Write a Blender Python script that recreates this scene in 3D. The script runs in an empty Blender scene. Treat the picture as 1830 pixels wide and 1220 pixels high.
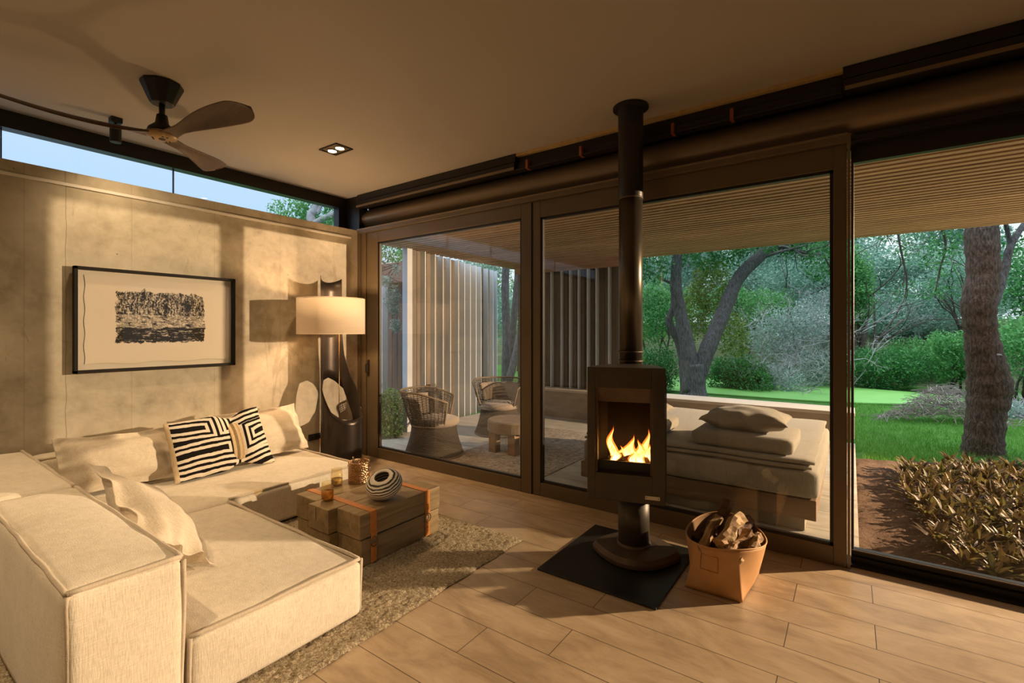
import bpy, bmesh, math, random
import numpy as np
from mathutils import Vector, Matrix
from math import sin, cos, pi, radians, sqrt, atan2
random.seed(7); rng = np.random.default_rng(7)
SC = bpy.context.scene; COL = SC.collection

# ------------------------------------------------------------------ camera
CAM = (4.774, -3.560, 1.45)
cd = bpy.data.cameras.new('camera'); cam = bpy.data.objects.new('camera', cd); COL.objects.link(cam)
cam.location = CAM; cam.rotation_euler = (radians(90), 0, radians(35.4))
cd.sensor_width = 36; cd.lens = 36*852/1830.0; cd.shift_y = -(610-592)/1830.0
cd.clip_start = .05; cd.clip_end = 300
SC.camera = cam
# ------------------------------------------------------------------ world, lights, exposure
SC.view_settings.view_transform = 'Standard'; SC.view_settings.look = 'None'
SC.view_settings.exposure = 0.4; SC.view_settings.gamma = 1.0; SC.view_settings.use_curve_mapping = False
W = bpy.data.worlds.new('dusk_sky'); SC.world = W; W.use_nodes = True
wn = W.node_tree.nodes; wl = W.node_tree.links; bg = wn['Background']
tc = wn.new('ShaderNodeTexCoord'); sx = wn.new('ShaderNodeSeparateXYZ'); wl.new(tc.outputs['Generated'], sx.inputs[0])
cr = wn.new('ShaderNodeValToRGB'); wl.new(sx.outputs['Z'], cr.inputs[0])
e = cr.color_ramp.elements
e[0].position = 0.0; e[0].color = (.34, .45, .58, 1)
e[1].position = 1.0; e[1].color = (3.2, 3.5, 3.9, 1)
m = e.new(.22); m.color = (.44, .62, .86, 1)
m = e.new(.42); m.color = (.50, .66, .84, 1)
cw = wn.new('ShaderNodeMix'); cw.data_type = 'RGBA'; mr = wn.new('ShaderNodeMapRange'); wl.new(sx.outputs['Y'], mr.inputs[0])
mr.inputs[1].default_value = .55; mr.inputs[2].default_value = .85; mr2 = wn.new('ShaderNodeMapRange'); wl.new(sx.outputs['Z'], mr2.inputs[0])
mr2.inputs[1].default_value = .60; mr2.inputs[2].default_value = .40; ml = wn.new('ShaderNodeMath'); ml.operation = 'MULTIPLY'
wl.new(mr.outputs[0], ml.inputs[0]); wl.new(mr2.outputs[0], ml.inputs[1]); wl.new(ml.outputs[0], cw.inputs[0])
wl.new(cr.outputs[0], cw.inputs[6]); cw.inputs[7].default_value = (.78, .92, .95, 1)      # brighter cloud beyond the garden
wl.new(cw.outputs[2], bg.inputs[0]); bg.inputs[1].default_value = 1.0

def light(name, kind, loc, power, col, size=.1, aim=None, spot=None, blend=.5):
    l = bpy.data.lights.new(name, kind); l.energy = power; l.color = col
    if kind == 'AREA': l.size = size
    else: l.shadow_soft_size = size
    if spot: l.spot_size = radians(spot); l.spot_blend = blend
    o = bpy.data.objects.new(name, l); COL.objects.link(o); o.location = loc
    if aim is not None:
        o.rotation_euler = (Vector(aim)-Vector(loc)).to_track_quat('-Z', 'Y').to_euler()
    return o
WARM = (1.0, .72, .42); WARM2 = (1.0, .65, .34)
light('outdoor_strobe', 'SPOT', (10.0, 4.5, 2.45), 5700, (1.0, .70, .44), .06, (2.2, -.4, 1.0), 62, .35)  # unseen flash strobe beyond the terrace, throws the warm light from the right
# recessed ceiling lights of the room (the visible one and its neighbours)
DOWN = [(1.07, -1.03, 70, WARM2, 100), (1.07, -3.6, 95, WARM, 105), (3.2, -3.9, 110, WARM, 110)]
for x, y, p, c, a in DOWN:
    light('ceiling_spot', 'SPOT', (x, y, 3.03), p, c, .035, (x*.9, y, 0), a, 1.0)
light('wall_spot', 'SPOT', (.42, -2.37, 2.86), 17, WARM, .03, (.05, -2.1, 1.6), 130, 1.0)
light('lamp_bulb', 'POINT', (.415, -.636, 1.66), 48, WARM2, .05)
light('fire_glow', 'POINT', (3.66, -.62, .62), 1.5, (1, .35, .08), .06)

# ------------------------------------------------------------------ helpers
def tag(o, label=None, cat=None, group=None, kind=None):
    if label: o['label'] = label
    if cat: o['category'] = cat
    if group: o['group'] = group
    if kind: o['kind'] = kind
    return o
def empty(name, loc, label=None, cat=None, group=None):
    o = bpy.data.objects.new(name, None); COL.objects.link(o); o.location = loc; o.empty_display_size = .1
    return tag(o, label, cat, group)
class MB:
    def __init__(s): s.v = []; s.f = []
    def add(s, vs, fs):
        n = len(s.v); s.v += [tuple(map(float, p)) for p in vs]; s.f += [tuple(i+n for i in f) for f in fs]; return s
    def box(s, x0, x1, y0, y1, z0, z1, M=None):
        vs = [(x, y, z) for x in (x0, x1) for y in (y0, y1) for z in (z0, z1)]
        if M is not None: vs = [tuple(M @ Vector(p)) for p in vs]
        return s.add(vs, [(0,1,3,2), (4,6,7,5), (0,4,5,1), (2,3,7,6), (0,2,6,4), (1,5,7,3)])
    def obox(s, a, b, w, h, up=(0, 0, 1)):
        a = Vector(a); b = Vector(b); d = (b-a); L = d.length; d.normalize()
        sd = d.cross(Vector(up)).normalized(); u = sd.cross(d)
        vs = [p+sd*i*w/2+u*j*h/2 for p in (a, b) for i in (-1, 1) for j in (-1, 1)]
        return s.add(vs, [(0,1,3,2), (4,6,7,5), (0,4,5,1), (2,3,7,6), (0,2,6,4), (1,5,7,3)])
    def tube(s, pts, r, n=8, closed=False, cap=True):
        pts = [Vector(p) for p in pts]; m = len(pts)
        rs = r if hasattr(r, '__len__') else [r]*m
        vs = []; fs = []; pu = None
        for i, p in enumerate(pts):
            if closed: t = pts[(i+1) % m]-pts[i-1]
            else: t = pts[min(i+1, m-1)]-pts[max(i-1, 0)]
            t = t.normalized() if t.length > 1e-9 else Vector((0, 0, 1))
            if pu is None: pu = t.orthogonal().normalized()
            u = pu-t*pu.dot(t)
            u = u.normalized() if u.length > 1e-6 else t.orthogonal().normalized()
            pu = u; w = t.cross(u)
            for k in range(n):
                a = 2*pi*k/n; vs.append(p+(u*cos(a)+w*sin(a))*rs[i])
        for i in range(m if closed else m-1):
            j = (i+1) % m
            for k in range(n):
                l = (k+1) % n; fs.append((i*n+k, i*n+l, j*n+l, j*n+k))
        if cap and not closed: fs.append(tuple(range(n-1, -1, -1))); fs.append(tuple((m-1)*n+k for k in range(n)))
        return s.add(vs, fs)
    def cyl(s, a, b, r, n=32, r2=None): return s.tube([a, b], [r, r if r2 is None else r2], n)
    def lathe(s, c, prof, n=48, sx=1, sy=1, rot=0, cap=(True, True)):
        vs = []; fs = []; m = len(prof)
        for r, z in prof:
            for k in range(n):
                a = 2*pi*k/n; x, y = r*cos(a)*sx, r*sin(a)*sy
                vs.append((c[0]+x*cos(rot)-y*sin(rot), c[1]+x*sin(rot)+y*cos(rot), c[2]+z))
        for i in range(m-1):
            for k in range(n):
                l = (k+1) % n; fs.append((i*n+k, i*n+l, (i+1)*n+l, (i+1)*n+k))
        if cap[0] and prof[0][0] > 1e-6: fs.append(tuple(range(n-1, -1, -1)))
        if cap[1] and prof[-1][0] > 1e-6: fs.append(tuple((m-1)*n+k for k in range(n)))
        return s.add(vs, fs)
    def grid(s, fn, nu, nv, closed_u=False):
        vs = [fn(i/(nu if closed_u else nu-1), j/(nv-1)) for j in range(nv) for i in range(nu)]
        fs = []
        for j in range(nv-1):
            for i in range(nu if closed_u else nu-1):
                k = (i+1) % nu; fs.append((j*nu+i, j*nu+k, (j+1)*nu+k, (j+1)*nu+i))
        return s.add(vs, fs)
    def prism(s, poly, z0, z1):
        n = len(poly); vs = [(x, y, z0) for x, y in poly]+[(x, y, z1) for x, y in poly]
        return s.add(vs, [tuple(range(n-1, -1, -1)), tuple(range(n, 2*n))]+[(i, (i+1) % n, n+(i+1) % n, n+i) for i in range(n)])
    def build(s, name, mat, parent=None, loc=None, smooth=False, bevel=0, world=True, solid=0, sub=0, **tg):
        me = bpy.data.meshes.new(name); off = Vector((0, 0, 0))
        if parent is not None and world:
            off = Vector(parent.location); q = parent.parent
            while q is not None: off = off+Vector(q.location); q = q.parent
        if loc is not None: off = Vector(loc)
        me.from_pydata([(x-off.x, y-off.y, z-off.z) for x, y, z in s.v], [], s.f); me.validate(); me.update()
        if smooth: me.polygons.foreach_set('use_smooth', [True]*len(me.polygons))
        o = bpy.data.objects.new(name, me); COL.objects.link(o)
        if mat: me.materials.append(mat)
        if parent is not None: o.parent = parent
        elif loc is not None: o.location = loc
        if solid: d = o.modifiers.new('s', 'SOLIDIFY'); d.thickness = solid; d.offset = 0
        if bevel: b = o.modifiers.new('b', 'BEVEL'); b.width = bevel; b.segments = 2; b.limit_method = 'ANGLE'; b.angle_limit = radians(40)
        if sub: q = o.modifiers.new('u', 'SUBSURF'); q.levels = q.render_levels = sub
        if tg: tag(o, **tg)
        return o
def struct(o): o['kind'] = 'structure'; return o
def copy_tree(o, parent=None):
    c = o.copy(); COL.objects.link(c)
    if parent is not None: c.parent = parent
    for ch in list(o.children): copy_tree(ch, c)
    return c
def wig(x, y, z, k=1.0):
    return (sin(3.1*x*k+1.3*y*k+.7)+sin(2.3*y*k-1.9*z*k+2.1)+sin(4.7*z*k+2.9*x*k)*.6)/2.6
def rounded(x0, x1, y0, y1, z0, z1, r=.04, bulge=(.0, .0, .0), n=18, noise=0.0):
    """soft upholstered block: rounded edges, faces puffed by bulge(x, y, z)"""
    c = [(x0+x1)/2, (y0+y1)/2, (z0+z1)/2]; hh = [(x1-x0)/2, (y1-y0)/2, (z1-z0)/2]
    mb = MB(); idx = {}; vs = []; fs = []
    ts = [-1+2*i/n for i in range(n+1)]
    ts = [math.copysign(abs(t)**.75, t) for t in ts]
    def vid(p):
        k = (round(p[0], 5), round(p[1], 5), round(p[2], 5))
        if k not in idx:
            q = []
            inner = [max(-(hh[i]-r), min(hh[i]-r, p[i]*hh[i])) for i in range(3)]
            d = Vector([p[i]*hh[i]-inner[i] for i in range(3)])
            if d.length > 1e-9: d = d.normalized()*r
            b = [0, 0, 0]
            for i in range(3):
                j, l = (i+1) % 3, (i+2) % 3
                if bulge[i]: b[i] = bulge[i]*math.copysign(1, p[i])*(abs(p[i])**3)*(1-p[j]**2)*(1-p[l]**2)
            w = [c[i]+inner[i]+d[i]+b[i] for i in range(3)]
            if noise:
                w[2] += noise*wig(w[0], w[1], w[2], 3); w[0] += noise*wig(w[1], w[2], w[0], 4); w[1] += noise*wig(w[2], w[0], w[1], 4)
            idx[k] = len(vs); vs.append(tuple(w))
        return idx[k]
    for ax in range(3):
        for sg in (-1, 1):
            for i in range(n):
                for j in range(n):
                    q = []
                    for a, b in ((i, j), (i+1, j), (i+1, j+1), (i, j+1)):
                        p = [0, 0, 0]; p[ax] = sg; p[(ax+1) % 3] = ts[a]; p[(ax+2) % 3] = ts[b]; q.append(vid(p))
                    fs.append(tuple(q) if sg > 0 else tuple(reversed(q)))
    mb.add(vs, fs); return mb

# ------------------------------------------------------------------ materials
MATS = {}
def newmat(name):
    m = bpy.data.materials.new(name); m.use_nodes = True
    nt = m.node_tree; return m, nt, nt.nodes, nt.links, nt.nodes['Principled BSDF']
def ramp(n, l, src, stops):
    r = n.new('ShaderNodeValToRGB'); l.new(src, r.inputs[0]); e = r.color_ramp.elements
    e[0].position, e[0].color = stops[0][0], (*stops[0][1], 1); e[1].position, e[1].color = stops[-1][0], (*stops[-1][1], 1)
    for p, c in stops[1:-1]: q = e.new(p); q.color = (*c, 1)
    return r.outputs[0]
def coord(n, l, kind='Object', scale=(1, 1, 1), loc=(0, 0, 0)):
    t = n.new('ShaderNodeTexCoord'); mp = n.new('ShaderNodeMapping'); l.new(t.outputs[kind], mp.inputs[0])
    mp.inputs['Scale'].default_value = scale; mp.inputs['Location'].default_value = loc; return mp.outputs[0]
def noise(n, l, vec, scale=5, detail=5, rough=.6, dist=0):
    t = n.new('ShaderNodeTexNoise'); l.new(vec, t.inputs['Vector']); t.inputs['Scale'].default_value = scale
    t.inputs['Detail'].default_value = detail; t.inputs['Roughness'].default_value = rough; t.inputs['Distortion'].default_value = dist
    return t.outputs['Fac']
def bump(n, l, p, h, st=.3, dist=.01):
    b = n.new('ShaderNodeBump'); l.new(h, b.inputs['Height']); b.inputs['Strength'].default_value = st; b.inputs['Distance'].default_value = dist
    l.new(b.outputs[0], p.inputs['Normal'])
def mth(n, l, op, a, b=None, c=None):
    m = n.new('ShaderNodeMath'); m.operation = op
    for i, v in enumerate((a, b, c)):
        if v is None: continue
        if isinstance(v, (int, float)): m.inputs[i].default_value = v
        else: l.new(v, m.inputs[i])
    return m.outputs[0]
def mixc(n, l, f, a, b, mode='MIX'):
    m = n.new('ShaderNodeMix'); m.data_type = 'RGBA'; m.blend_type = mode
    for s, v in ((m.inputs[0], f), (m.inputs[6], a), (m.inputs[7], b)):
        if isinstance(v, (int, float)): s.default_value = v
        elif isinstance(v, tuple): s.default_value = (*v, 1)
        else: l.new(v, s)
    return m.outputs[2]
def mat(name, c, c2=None, rough=.6, metal=0, scale=(1, 1, 1), ns=6, bs=0, bd=.01, kind='Object', island=0, spec=.5, det=5, lo=.3, hi=.7):
    """base colour c, mottled towards c2 by noise; island = brightness jitter per loose part"""
    m, nt, n, l, p = newmat(name); p.inputs['Roughness'].default_value = rough; p.inputs['Metallic'].default_value = metal
    p.inputs['Specular IOR Level'].default_value = spec
    v = coord(n, l, kind, scale); f = noise(n, l, v, ns, det)
    out = ramp(n, l, f, [(lo, c), (hi, c2 or c)])
    if island:
        g = n.new('ShaderNodeNewGeometry')
        r = mth(n, l, 'MULTIPLY_ADD', g.outputs['Random Per Island'], 2*island, 1-island)
        cb = n.new('ShaderNodeCombineColor')
        for i in range(3): l.new(r, cb.inputs[i])
        out = mixc(n, l, 1.0, out, cb.outputs[0], 'MULTIPLY')
    l.new(out, p.inputs['Base Color'])
    if bs: bump(n, l, p, f, bs, bd)
    return m
def fabric(name, c, c2, ns=500, bs=.5, rough=.95):
    m, nt, n, l, p = newmat(name); p.inputs['Roughness'].default_value = rough; p.inputs['Specular IOR Level'].default_value = .15
    p.inputs['Sheen Weight'].default_value = .25
    v = coord(n, l, 'Object'); a = noise(n, l, coord(n, l, 'Object', (1, 1, .12)), ns*.5, 2)
    b = noise(n, l, coord(n, l, 'Object', (.12, .12, 1)), ns*.5, 2)
    f = mth(n, l, 'ADD', mth(n, l, 'MULTIPLY', a, .6), mth(n, l, 'MULTIPLY', b, .4))
    big = noise(n, l, v, 5, 3)
    f2 = mth(n, l, 'ADD', mth(n, l, 'MULTIPLY', f, .75), mth(n, l, 'MULTIPLY', big, .25))
    l.new(ramp(n, l, f2, [(.38, c2), (.6, c)]), p.inputs['Base Color']); bump(n, l, p, f, bs, .004)
    return m
def wood(name, c, c2, axis=0, rough=.6, s=1.0, island=.0, bs=.25):
    sc = [9, 9, 9]; sc[axis] = .9
    m, nt, n, l, p = newmat(name); p.inputs['Roughness'].default_value = rough
    v = coord(n, l, 'Object', tuple(q*s for q in sc)); f = noise(n, l, v, 2.2, 8, .65, .6)
    out = ramp(n, l, f, [(.32, c2), (.62, c)])
    if island:
        g = n.new('ShaderNodeNewGeometry'); r = mth(n, l, 'MULTIPLY_ADD', g.outputs['Random Per Island'], 2*island, 1-island)
        cb = n.new('ShaderNodeCombineColor')
        for i in range(3): l.new(r, cb.inputs[i])
        out = mixc(n, l, 1.0, out, cb.outputs[0], 'MULTIPLY')
    l.new(out, p.inputs['Base Color']); bump(n, l, p, f, bs, .01); return m
def glass(name, tint, refl=1.0, rough=0.0, haze=0.0):
    m, nt, n, l, p = newmat(name); n.remove(p); out = n['Material Output']
    t = n.new('ShaderNodeBsdfTransparent'); t.inputs[0].default_value = (*tint, 1)
    g = n.new('ShaderNodeBsdfGlossy'); g.inputs['Roughness'].default_value = rough
    fr = n.new('ShaderNodeFresnel'); fr.inputs[0].default_value = 1.5
    gm = n.new('ShaderNodeNewGeometry')
    f = mth(n, l, 'MINIMUM', mth(n, l, 'MULTIPLY', mth(n, l, 'MULTIPLY', fr.outputs[0], refl), mth(n, l, 'SUBTRACT', 1, gm.outputs['Backfacing'])), .95)
    mx = n.new('ShaderNodeMixShader'); l.new(f, mx.inputs[0]); l.new(t.outputs[0], mx.inputs[1]); l.new(g.outputs[0], mx.inputs[2])
    last = mx.outputs[0]
    if haze:
        d = n.new('ShaderNodeBsdfDiffuse'); d.inputs[0].default_value = (.75, .75, .75, 1)
        m2 = n.new('ShaderNodeMixShader'); m2.inputs[0].default_value = haze; l.new(last, m2.inputs[1]); l.new(d.outputs[0], m2.inputs[2]); last = m2.outputs[0]
    l.new(last, out.inputs[0]); return m
def emit(name, c, s):
    m, nt, n, l, p = newmat(name); p.inputs['Emission Color'].default_value = (*c, 1); p.inputs['Emission Strength'].default_value = s
    p.inputs['Base Color'].default_value = (*c, 1); return m

M_bronze = mat('bronze_frame', (.115, .084, .048), (.145, .105, .060), .40, .2, ns=2)
M_dark = mat('dark_frame', (.018, .014, .010), (.026, .019, .013), .4, .3)
M_beam = mat('steel_beam_paint', (.19, .135, .08), (.23, .165, .10), .36, .3, ns=1.5)
M_black = mat('black_metal', (.012, .011, .010), (.02, .018, .016), .5, .2)
M_cream = fabric('cream_weave', (.78, .70, .57), (.61, .54, .43), 420, .6)
M_pipe = fabric('cream_piping', (.62, .53, .41), (.50, .42, .32), 500, .5)
M_cush = fabric('oat_linen', (.74, .65, .52), (.60, .51, .39), 380, .7)
M_cush2 = fabric('pale_linen', (.80, .72, .58), (.68, .59, .46), 380, .5)
M_stove = mat('stove_steel', (.064, .053, .040), (.092, .075, .055), .45, .4, ns=4)
M_stove2 = mat('stove_base_rust', (.085, .060, .042), (.14, .095, .062), .5, .4, ns=6)
M_flue = mat('flue_steel', (.085, .068, .05), (.11, .086, .06), .32, .6, ns=2)
M_leather = mat('orange_leather', (.62, .24, .05), (.50, .17, .03), .5, ns=30, bs=.1)
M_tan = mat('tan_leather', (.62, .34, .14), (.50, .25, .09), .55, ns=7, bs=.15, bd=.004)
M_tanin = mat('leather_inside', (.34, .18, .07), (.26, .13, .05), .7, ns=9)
M_beams = wood('table_oak', (.34, .24, .12), (.19, .125, .055), 1, .5)
M_plate = mat('hearth_plate', (.012, .012, .012), (.03, .029, .027), .42, .2, ns=5)
M_lampblk = mat('lamp_shell', (.035, .027, .022), (.048, .036, .028), .33, .6)
M_chrome = mat('chrome', (.7, .66, .6), (.6, .55, .5), .12, 1)
M_copper = mat('copper', (.80, .48, .26), (.62, .34, .17), .3, 1, ns=30)
M_gglass = glass('clear_glass', (.97, .98, .97), 1.0)
M_center = glass('door_glass_tinted', (.84, .86, .85), 1.0)
M_left = glass('door_glass_screen', (.94, .94, .93), 1.5, .0, .015)
M_wood_s = wood('soffit_timber', (.50, .335, .20), (.34, .215, .12), 0, .6, .6, .12)
M_soffit_bk = mat('soffit_backing', (.02, .013, .008), None, .8)
# ------------------------------------------------------------------ room shell
def floor_material(name, c1, c2, c3, gr, rough, sc=(1, 1, 1)):
    m, nt, n, l, p = newmat(name)
    v = coord(n, l, 'Object', sc, (-.07, .15, 0)); b = n.new('ShaderNodeTexBrick'); l.new(v, b.inputs['Vector'])
    b.inputs['Scale'].default_value = 1; b.inputs['Brick Width'].default_value = 1.2; b.inputs['Row Height'].default_value = .225
    b.inputs['Mortar Size'].default_value = .0022; b.inputs['Mortar Smooth'].default_value = .2; b.offset = .29; b.offset_frequency = 2
    b.inputs['Color1'].default_value = (.35, .35, .35, 1); b.inputs['Color2'].default_value = (.65, .65, .65, 1); b.inputs['Mortar'].default_value = (.5, .5, .5, 1)
    w = coord(n, l, 'Object', (1.0, 2.4, 1)); f = noise(n, l, w, 2.4, 7, .62, .9)
    f2 = noise(n, l, coord(n, l, 'Object', (1, 5, 1)), 14, 4, .6)
    s = n.new('ShaderNodeSeparateColor'); l.new(b.outputs['Color'], s.inputs[0])
    t = mth(n, l, 'ADD', mth(n, l, 'MULTIPLY', f, .75), mth(n, l, 'ADD', mth(n, l, 'MULTIPLY', f2, .15), mth(n, l, 'MULTIPLY', s.outputs[0], .22)))
    col = ramp(n, l, t, [(.40, c3), (.56, c2), (.72, c1)])
    l.new(mixc(n, l, b.outputs['Fac'], col, gr), p.inputs['Base Color'])
    l.new(mth(n, l, 'MULTIPLY_ADD', f, .25, rough-.1), p.inputs['Roughness'])
    h = mth(n, l, 'SUBTRACT', mth(n, l, 'MULTIPLY', f2, .12), b.outputs['Fac']); bump(n, l, p, h, .35, .004); return m
M_floor = floor_material('porcelain_planks', (.60, .46, .30), (.47, .345, .215), (.33, .235, .145), (.10, .07, .045), .34)
M_terr = floor_material('terrace_paving', (.62, .56, .46), (.50, .45, .37), (.36, .33, .28), (.24, .21, .17), .6, (.7, .5, 1))

def concrete_material():
    m, nt, n, l, p = newmat('board_marked_concrete')
    v = coord(n, l, 'Object'); f = noise(n, l, v, 1.5, 8, .6, .5); f2 = noise(n, l, v, 9, 7, .62, .3)
    t = mth(n, l, 'ADD', mth(n, l, 'MULTIPLY', f, .62), mth(n, l, 'MULTIPLY', f2, .38))
    col = ramp(n, l, t, [(.34, (.27, .225, .155)), (.46, (.40, .345, .25)), (.54, (.47, .41, .305)), (.66, (.56, .495, .385))])
    s = n.new('ShaderNodeSeparateXYZ'); l.new(v, s.inputs[0])
    # panel joints every .62 m and one fine crack
    a = mth(n, l, 'FRACT', mth(n, l, 'DIVIDE', mth(n, l, 'ADD', s.outputs['Y'], .95+6.2+.31), .62))
    j = mth(n, l, 'LESS_THAN', mth(n, l, 'ABSOLUTE', mth(n, l, 'SUBTRACT', a, .5)), .0045)
    wob = mth(n, l, 'MULTIPLY', noise(n, l, v, 4, 3), .03)
    j2 = mth(n, l, 'LESS_THAN', mth(n, l, 'ABSOLUTE', mth(n, l, 'ADD', mth(n, l, 'ADD', s.outputs['Y'], 2.575), wob)), .002)
    vo = n.new('ShaderNodeTexVoronoi'); l.new(v, vo.inputs['Vector']); vo.inputs['Scale'].default_value = 4.2; vo.inputs['Randomness'].default_value = 1
    hole = mth(n, l, 'LESS_THAN', vo.outputs['Distance'], .028)
    col = mixc(n, l, mth(n, l, 'MULTIPLY', j, .22), col, (.16, .12, .07)); col = mixc(n, l, mth(n, l, 'MULTIPLY', j2, .6), col, (.12, .09, .05))
    col = mixc(n, l, mth(n, l, 'MULTIPLY', hole, .7), col, (.12, .09, .05))
    st = noise(n, l, coord(n, l, 'Object', (1, 1.6, .35)), 2.3, 6, .7, 1.0)
    col = mixc(n, l, mth(n, l, 'MULTIPLY', mth(n, l, 'GREATER_THAN', st, .63), .28), col, (.22, .16, .09))
    l.new(col, p.inputs['Base Color']); p.inputs['Roughness'].default_value = .62
    bump(n, l, p, mth(n, l, 'SUBTRACT', f2, mth(n, l, 'ADD', j, hole)), .35, .008); return m
M_conc = concrete_material()
M_ceil = mat('ceiling_paint', (.38, .335, .28), (.41, .36, .30), .75, ns=1)
M_white = mat('white_aluminium', (.78, .72, .66), (.8, .76, .7), .45)
M_wallp = mat('back_wall_plaster', (.20, .165, .125), (.22, .18, .14), .85)
M_gyp = mat('plasterboard_edge', (.50, .34, .14), (.40, .26, .10), .8, ns=20)

struct(MB().box(-.3, 9, -7, .1, -.12, 0).build('floor', M_floor))
struct(MB().box(-.24, 9, -7, 0, 3.06, 3.16).build('ceiling', M_ceil))
struct(MB().box(-.24, 0, -7, -.0, 0, 2.645).build('wall_left', M_conc))
struct(MB().box(-.3, 9, -7.1, -7, 0, 3.06).build('wall_back', M_wallp))
struct(MB().box(9, 9.1, -7, .2, 0, 3.06).build('wall_right', M_wallp))
# light strip let into the concrete
struct(MB().box(-.005, .008, -6.9, -.10, 2.535, 2.558).build('trim_1', M_white, bevel=.002))
# clerestory above the concrete wall
w = empty('window_1', (-.24, -.1, 2.645)); w['kind'] = 'structure'
mb = MB(); mb.box(-.34, -.235, -7, .0, 2.935, 3.06); mb.box(-.34, -.235, -.10, .10, 2.60, 2.94); mb.box(-.30, -.235, -7, 0, 2.60, 2.665)
mb.build('window_frame', M_dark, w)
MB().box(-.285, -.277, -7, -.1, 2.66, 2.94).build('glass_pane', M_gglass, w)
for y in (-1.80, -2.885, -3.97, -5.05): MB().box(-.292, -.270, y-.004, y+.004, 2.66, 2.94).build('glazing_bar', M_dark, w)
struct(MB().box(-.24, .02, 0.0, .12, 2.60, 3.06).build('trim_2', M_dark))
# corner jamb
mb = MB(); mb.box(.0, .055, -.012, .10, 0, 2.60); mb.box(.055, .10, -.0, .10, 0, 2.60); mb.box(.10, .16, -.012, .10, 0, 2.60)
struct(mb.build('trim_3', M_bronze, bevel=.003))
# steel beam over the doors
def beamfn(u, v):
    a = v*pi*.5; z = 2.655+.275*v
    return (0.02+u*8.96, .150-.115*sin(pi*v)**.8, z)
mb = MB().grid(beamfn, 2, 15); struct(mb.build('beam_web', M_beam, smooth=True))
mb = MB(); mb.box(.02, 9, .17, .30, 2.60, 3.16); mb.box(.02, 9, .02, .20, 2.925, 2.94)
struct(mb.build('beam_core', M_dark))
mb = MB(); mb.box(.02, 4.775, -.03, .10, 2.600, 2.650); struct(mb.build('trim_4', M_bronze, bevel=.004))
mb = MB(); mb.box(.02, 4.76, -.035, -.028, 2.640, 2.655); struct(mb.build('trim_5', M_beam, bevel=.002))
mb = MB(); mb.box(4.775, 9, .055, .16, 2.62, 2.66); struct(mb.build('trim_6', M_dark, bevel=.003))
# curtain and blind rails under the ceiling
for a, b in ((.02, 2.30), (4.735, 9)):
    t = MB(); t.box(a, b, -.03, .06, 2.985, 3.058); t.box(a, b, -.045, .02, 2.905, 2.975); t.box(a, b, .0, .05, 2.93, 3.0)
    struct(t.build('trim_7', M_dark if a < 1 else M_dark, bevel=.003))
    struct(MB().box(a+.01, b, -.052, -.046, 2.908, 2.93).build('trim_8', M_beam))
struct(MB().box(2.30, 4.735, -.02, .02, 3.035, 3.062).build('trim_9', M_gyp))
t = MB(); t.box(2.30, 4.735, .02, .05, 2.90, 3.05); t.box(2.31, 4.73, -.035, .02, 2.900, 2.912); t.box(2.31, 4.73, -.005, .02, 2.912, 2.965)
struct(t.build('trim_10', M_dark, bevel=.002))
M_redtape = mat('rust_bracket', (.22, .05, .02), (.3, .08, .03), .6)
for x in (2.42, 2.95, 3.7, 4.1): struct(MB().box(x, x+.022, -.042, .02, 2.895, 2.972).build('trim_11', M_redtape))
def door(name, x0, x1, z1, gx0, gx1, gz0, gz1, y0, y1, gm, glz=None):
    d = empty(name, (x0, y0, 0)); d['kind'] = 'structure'
    mb = MB(); mb.box(x0, gx0, y0, y1, .0, z1); mb.box(gx1, x1, y0, y1, .0, z1); mb.box(gx0, gx1, y0, y1, .0, gz0); mb.box(gx0, gx1, y0, y1, gz1, z1)
    mb.build('door_frame', M_bronze, d, bevel=.004)
    mb = MB(); i = .018; ym = (y0+y1)/2
    mb.box(gx0, gx0+i, y0+.012, y1, gz0, gz1); mb.box(gx1-i, gx1, y0+.012, y1, gz0, gz1); mb.box(gx0, gx1, y0+.012, y1, gz0, gz0+i); mb.box(gx0, gx1, y0+.012, y1, gz1-i, gz1)
    mb.build('glazing_bead', M_dark, d)
    MB().box(gx0+.01, gx1-.01, ym-.003, ym+.003, gz0+.01, gz1-.01).build('glass_pane', gm, d)
    return d
d1 = door('door_1', .16, 2.455, 2.60, .355, 2.345, .115, 2.475, .0, .045, M_left)
mb = MB(); mb.box(.185, .215, -.012, 0, .93, 1.12); mb.tube([(.20, -.01, .97), (.20, -.045, .98), (.20, -.045, 1.07), (.20, -.01, 1.08)], .008)
mb.build('door_handle', M_black, d1, bevel=.002)
d2 = door('door_2', 2.47, 4.755, 2.60, 2.545, 4.685, .118, 2.455, .006, .051, M_center)
MB().box(4.757, 4.772, .004, .06, 0.0, 2.60).build('edge_seal', M_chrome if False else M_beam, d2)
MB().box(2.456, 2.469, .01, .05, 0, 2.6).build('edge_seal', M_dark, d2)
# fixed pane on the right
w = empty('window_2', (4.775, .12, 0)); w['kind'] = 'structure'
mb = MB(); mb.box(4.775, 9, .115, .17, 2.505, 2.64); mb.box(4.775, 9, .10, .19, 0, .045); mb.box(4.775, 9, .125, .17, .0, .085); mb.box(4.775, 4.79, .12, .17, 0, 2.6)
mb.build('window_frame', M_dark, w, bevel=.003)
MB().box(4.775, 9, .115, .121, .078, .084).build('sill_highlight', M_beam, w)  # paler strip imitates the highlight along the black sill
MB().box(4.785, 9, .147, .153, .07, 2.52).build('glass_pane', M_gglass, w)
# threshold under the sliders
struct(MB().box(.0, 9, .045, .20, -.10, .012).build('threshold', M_dark))

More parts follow.
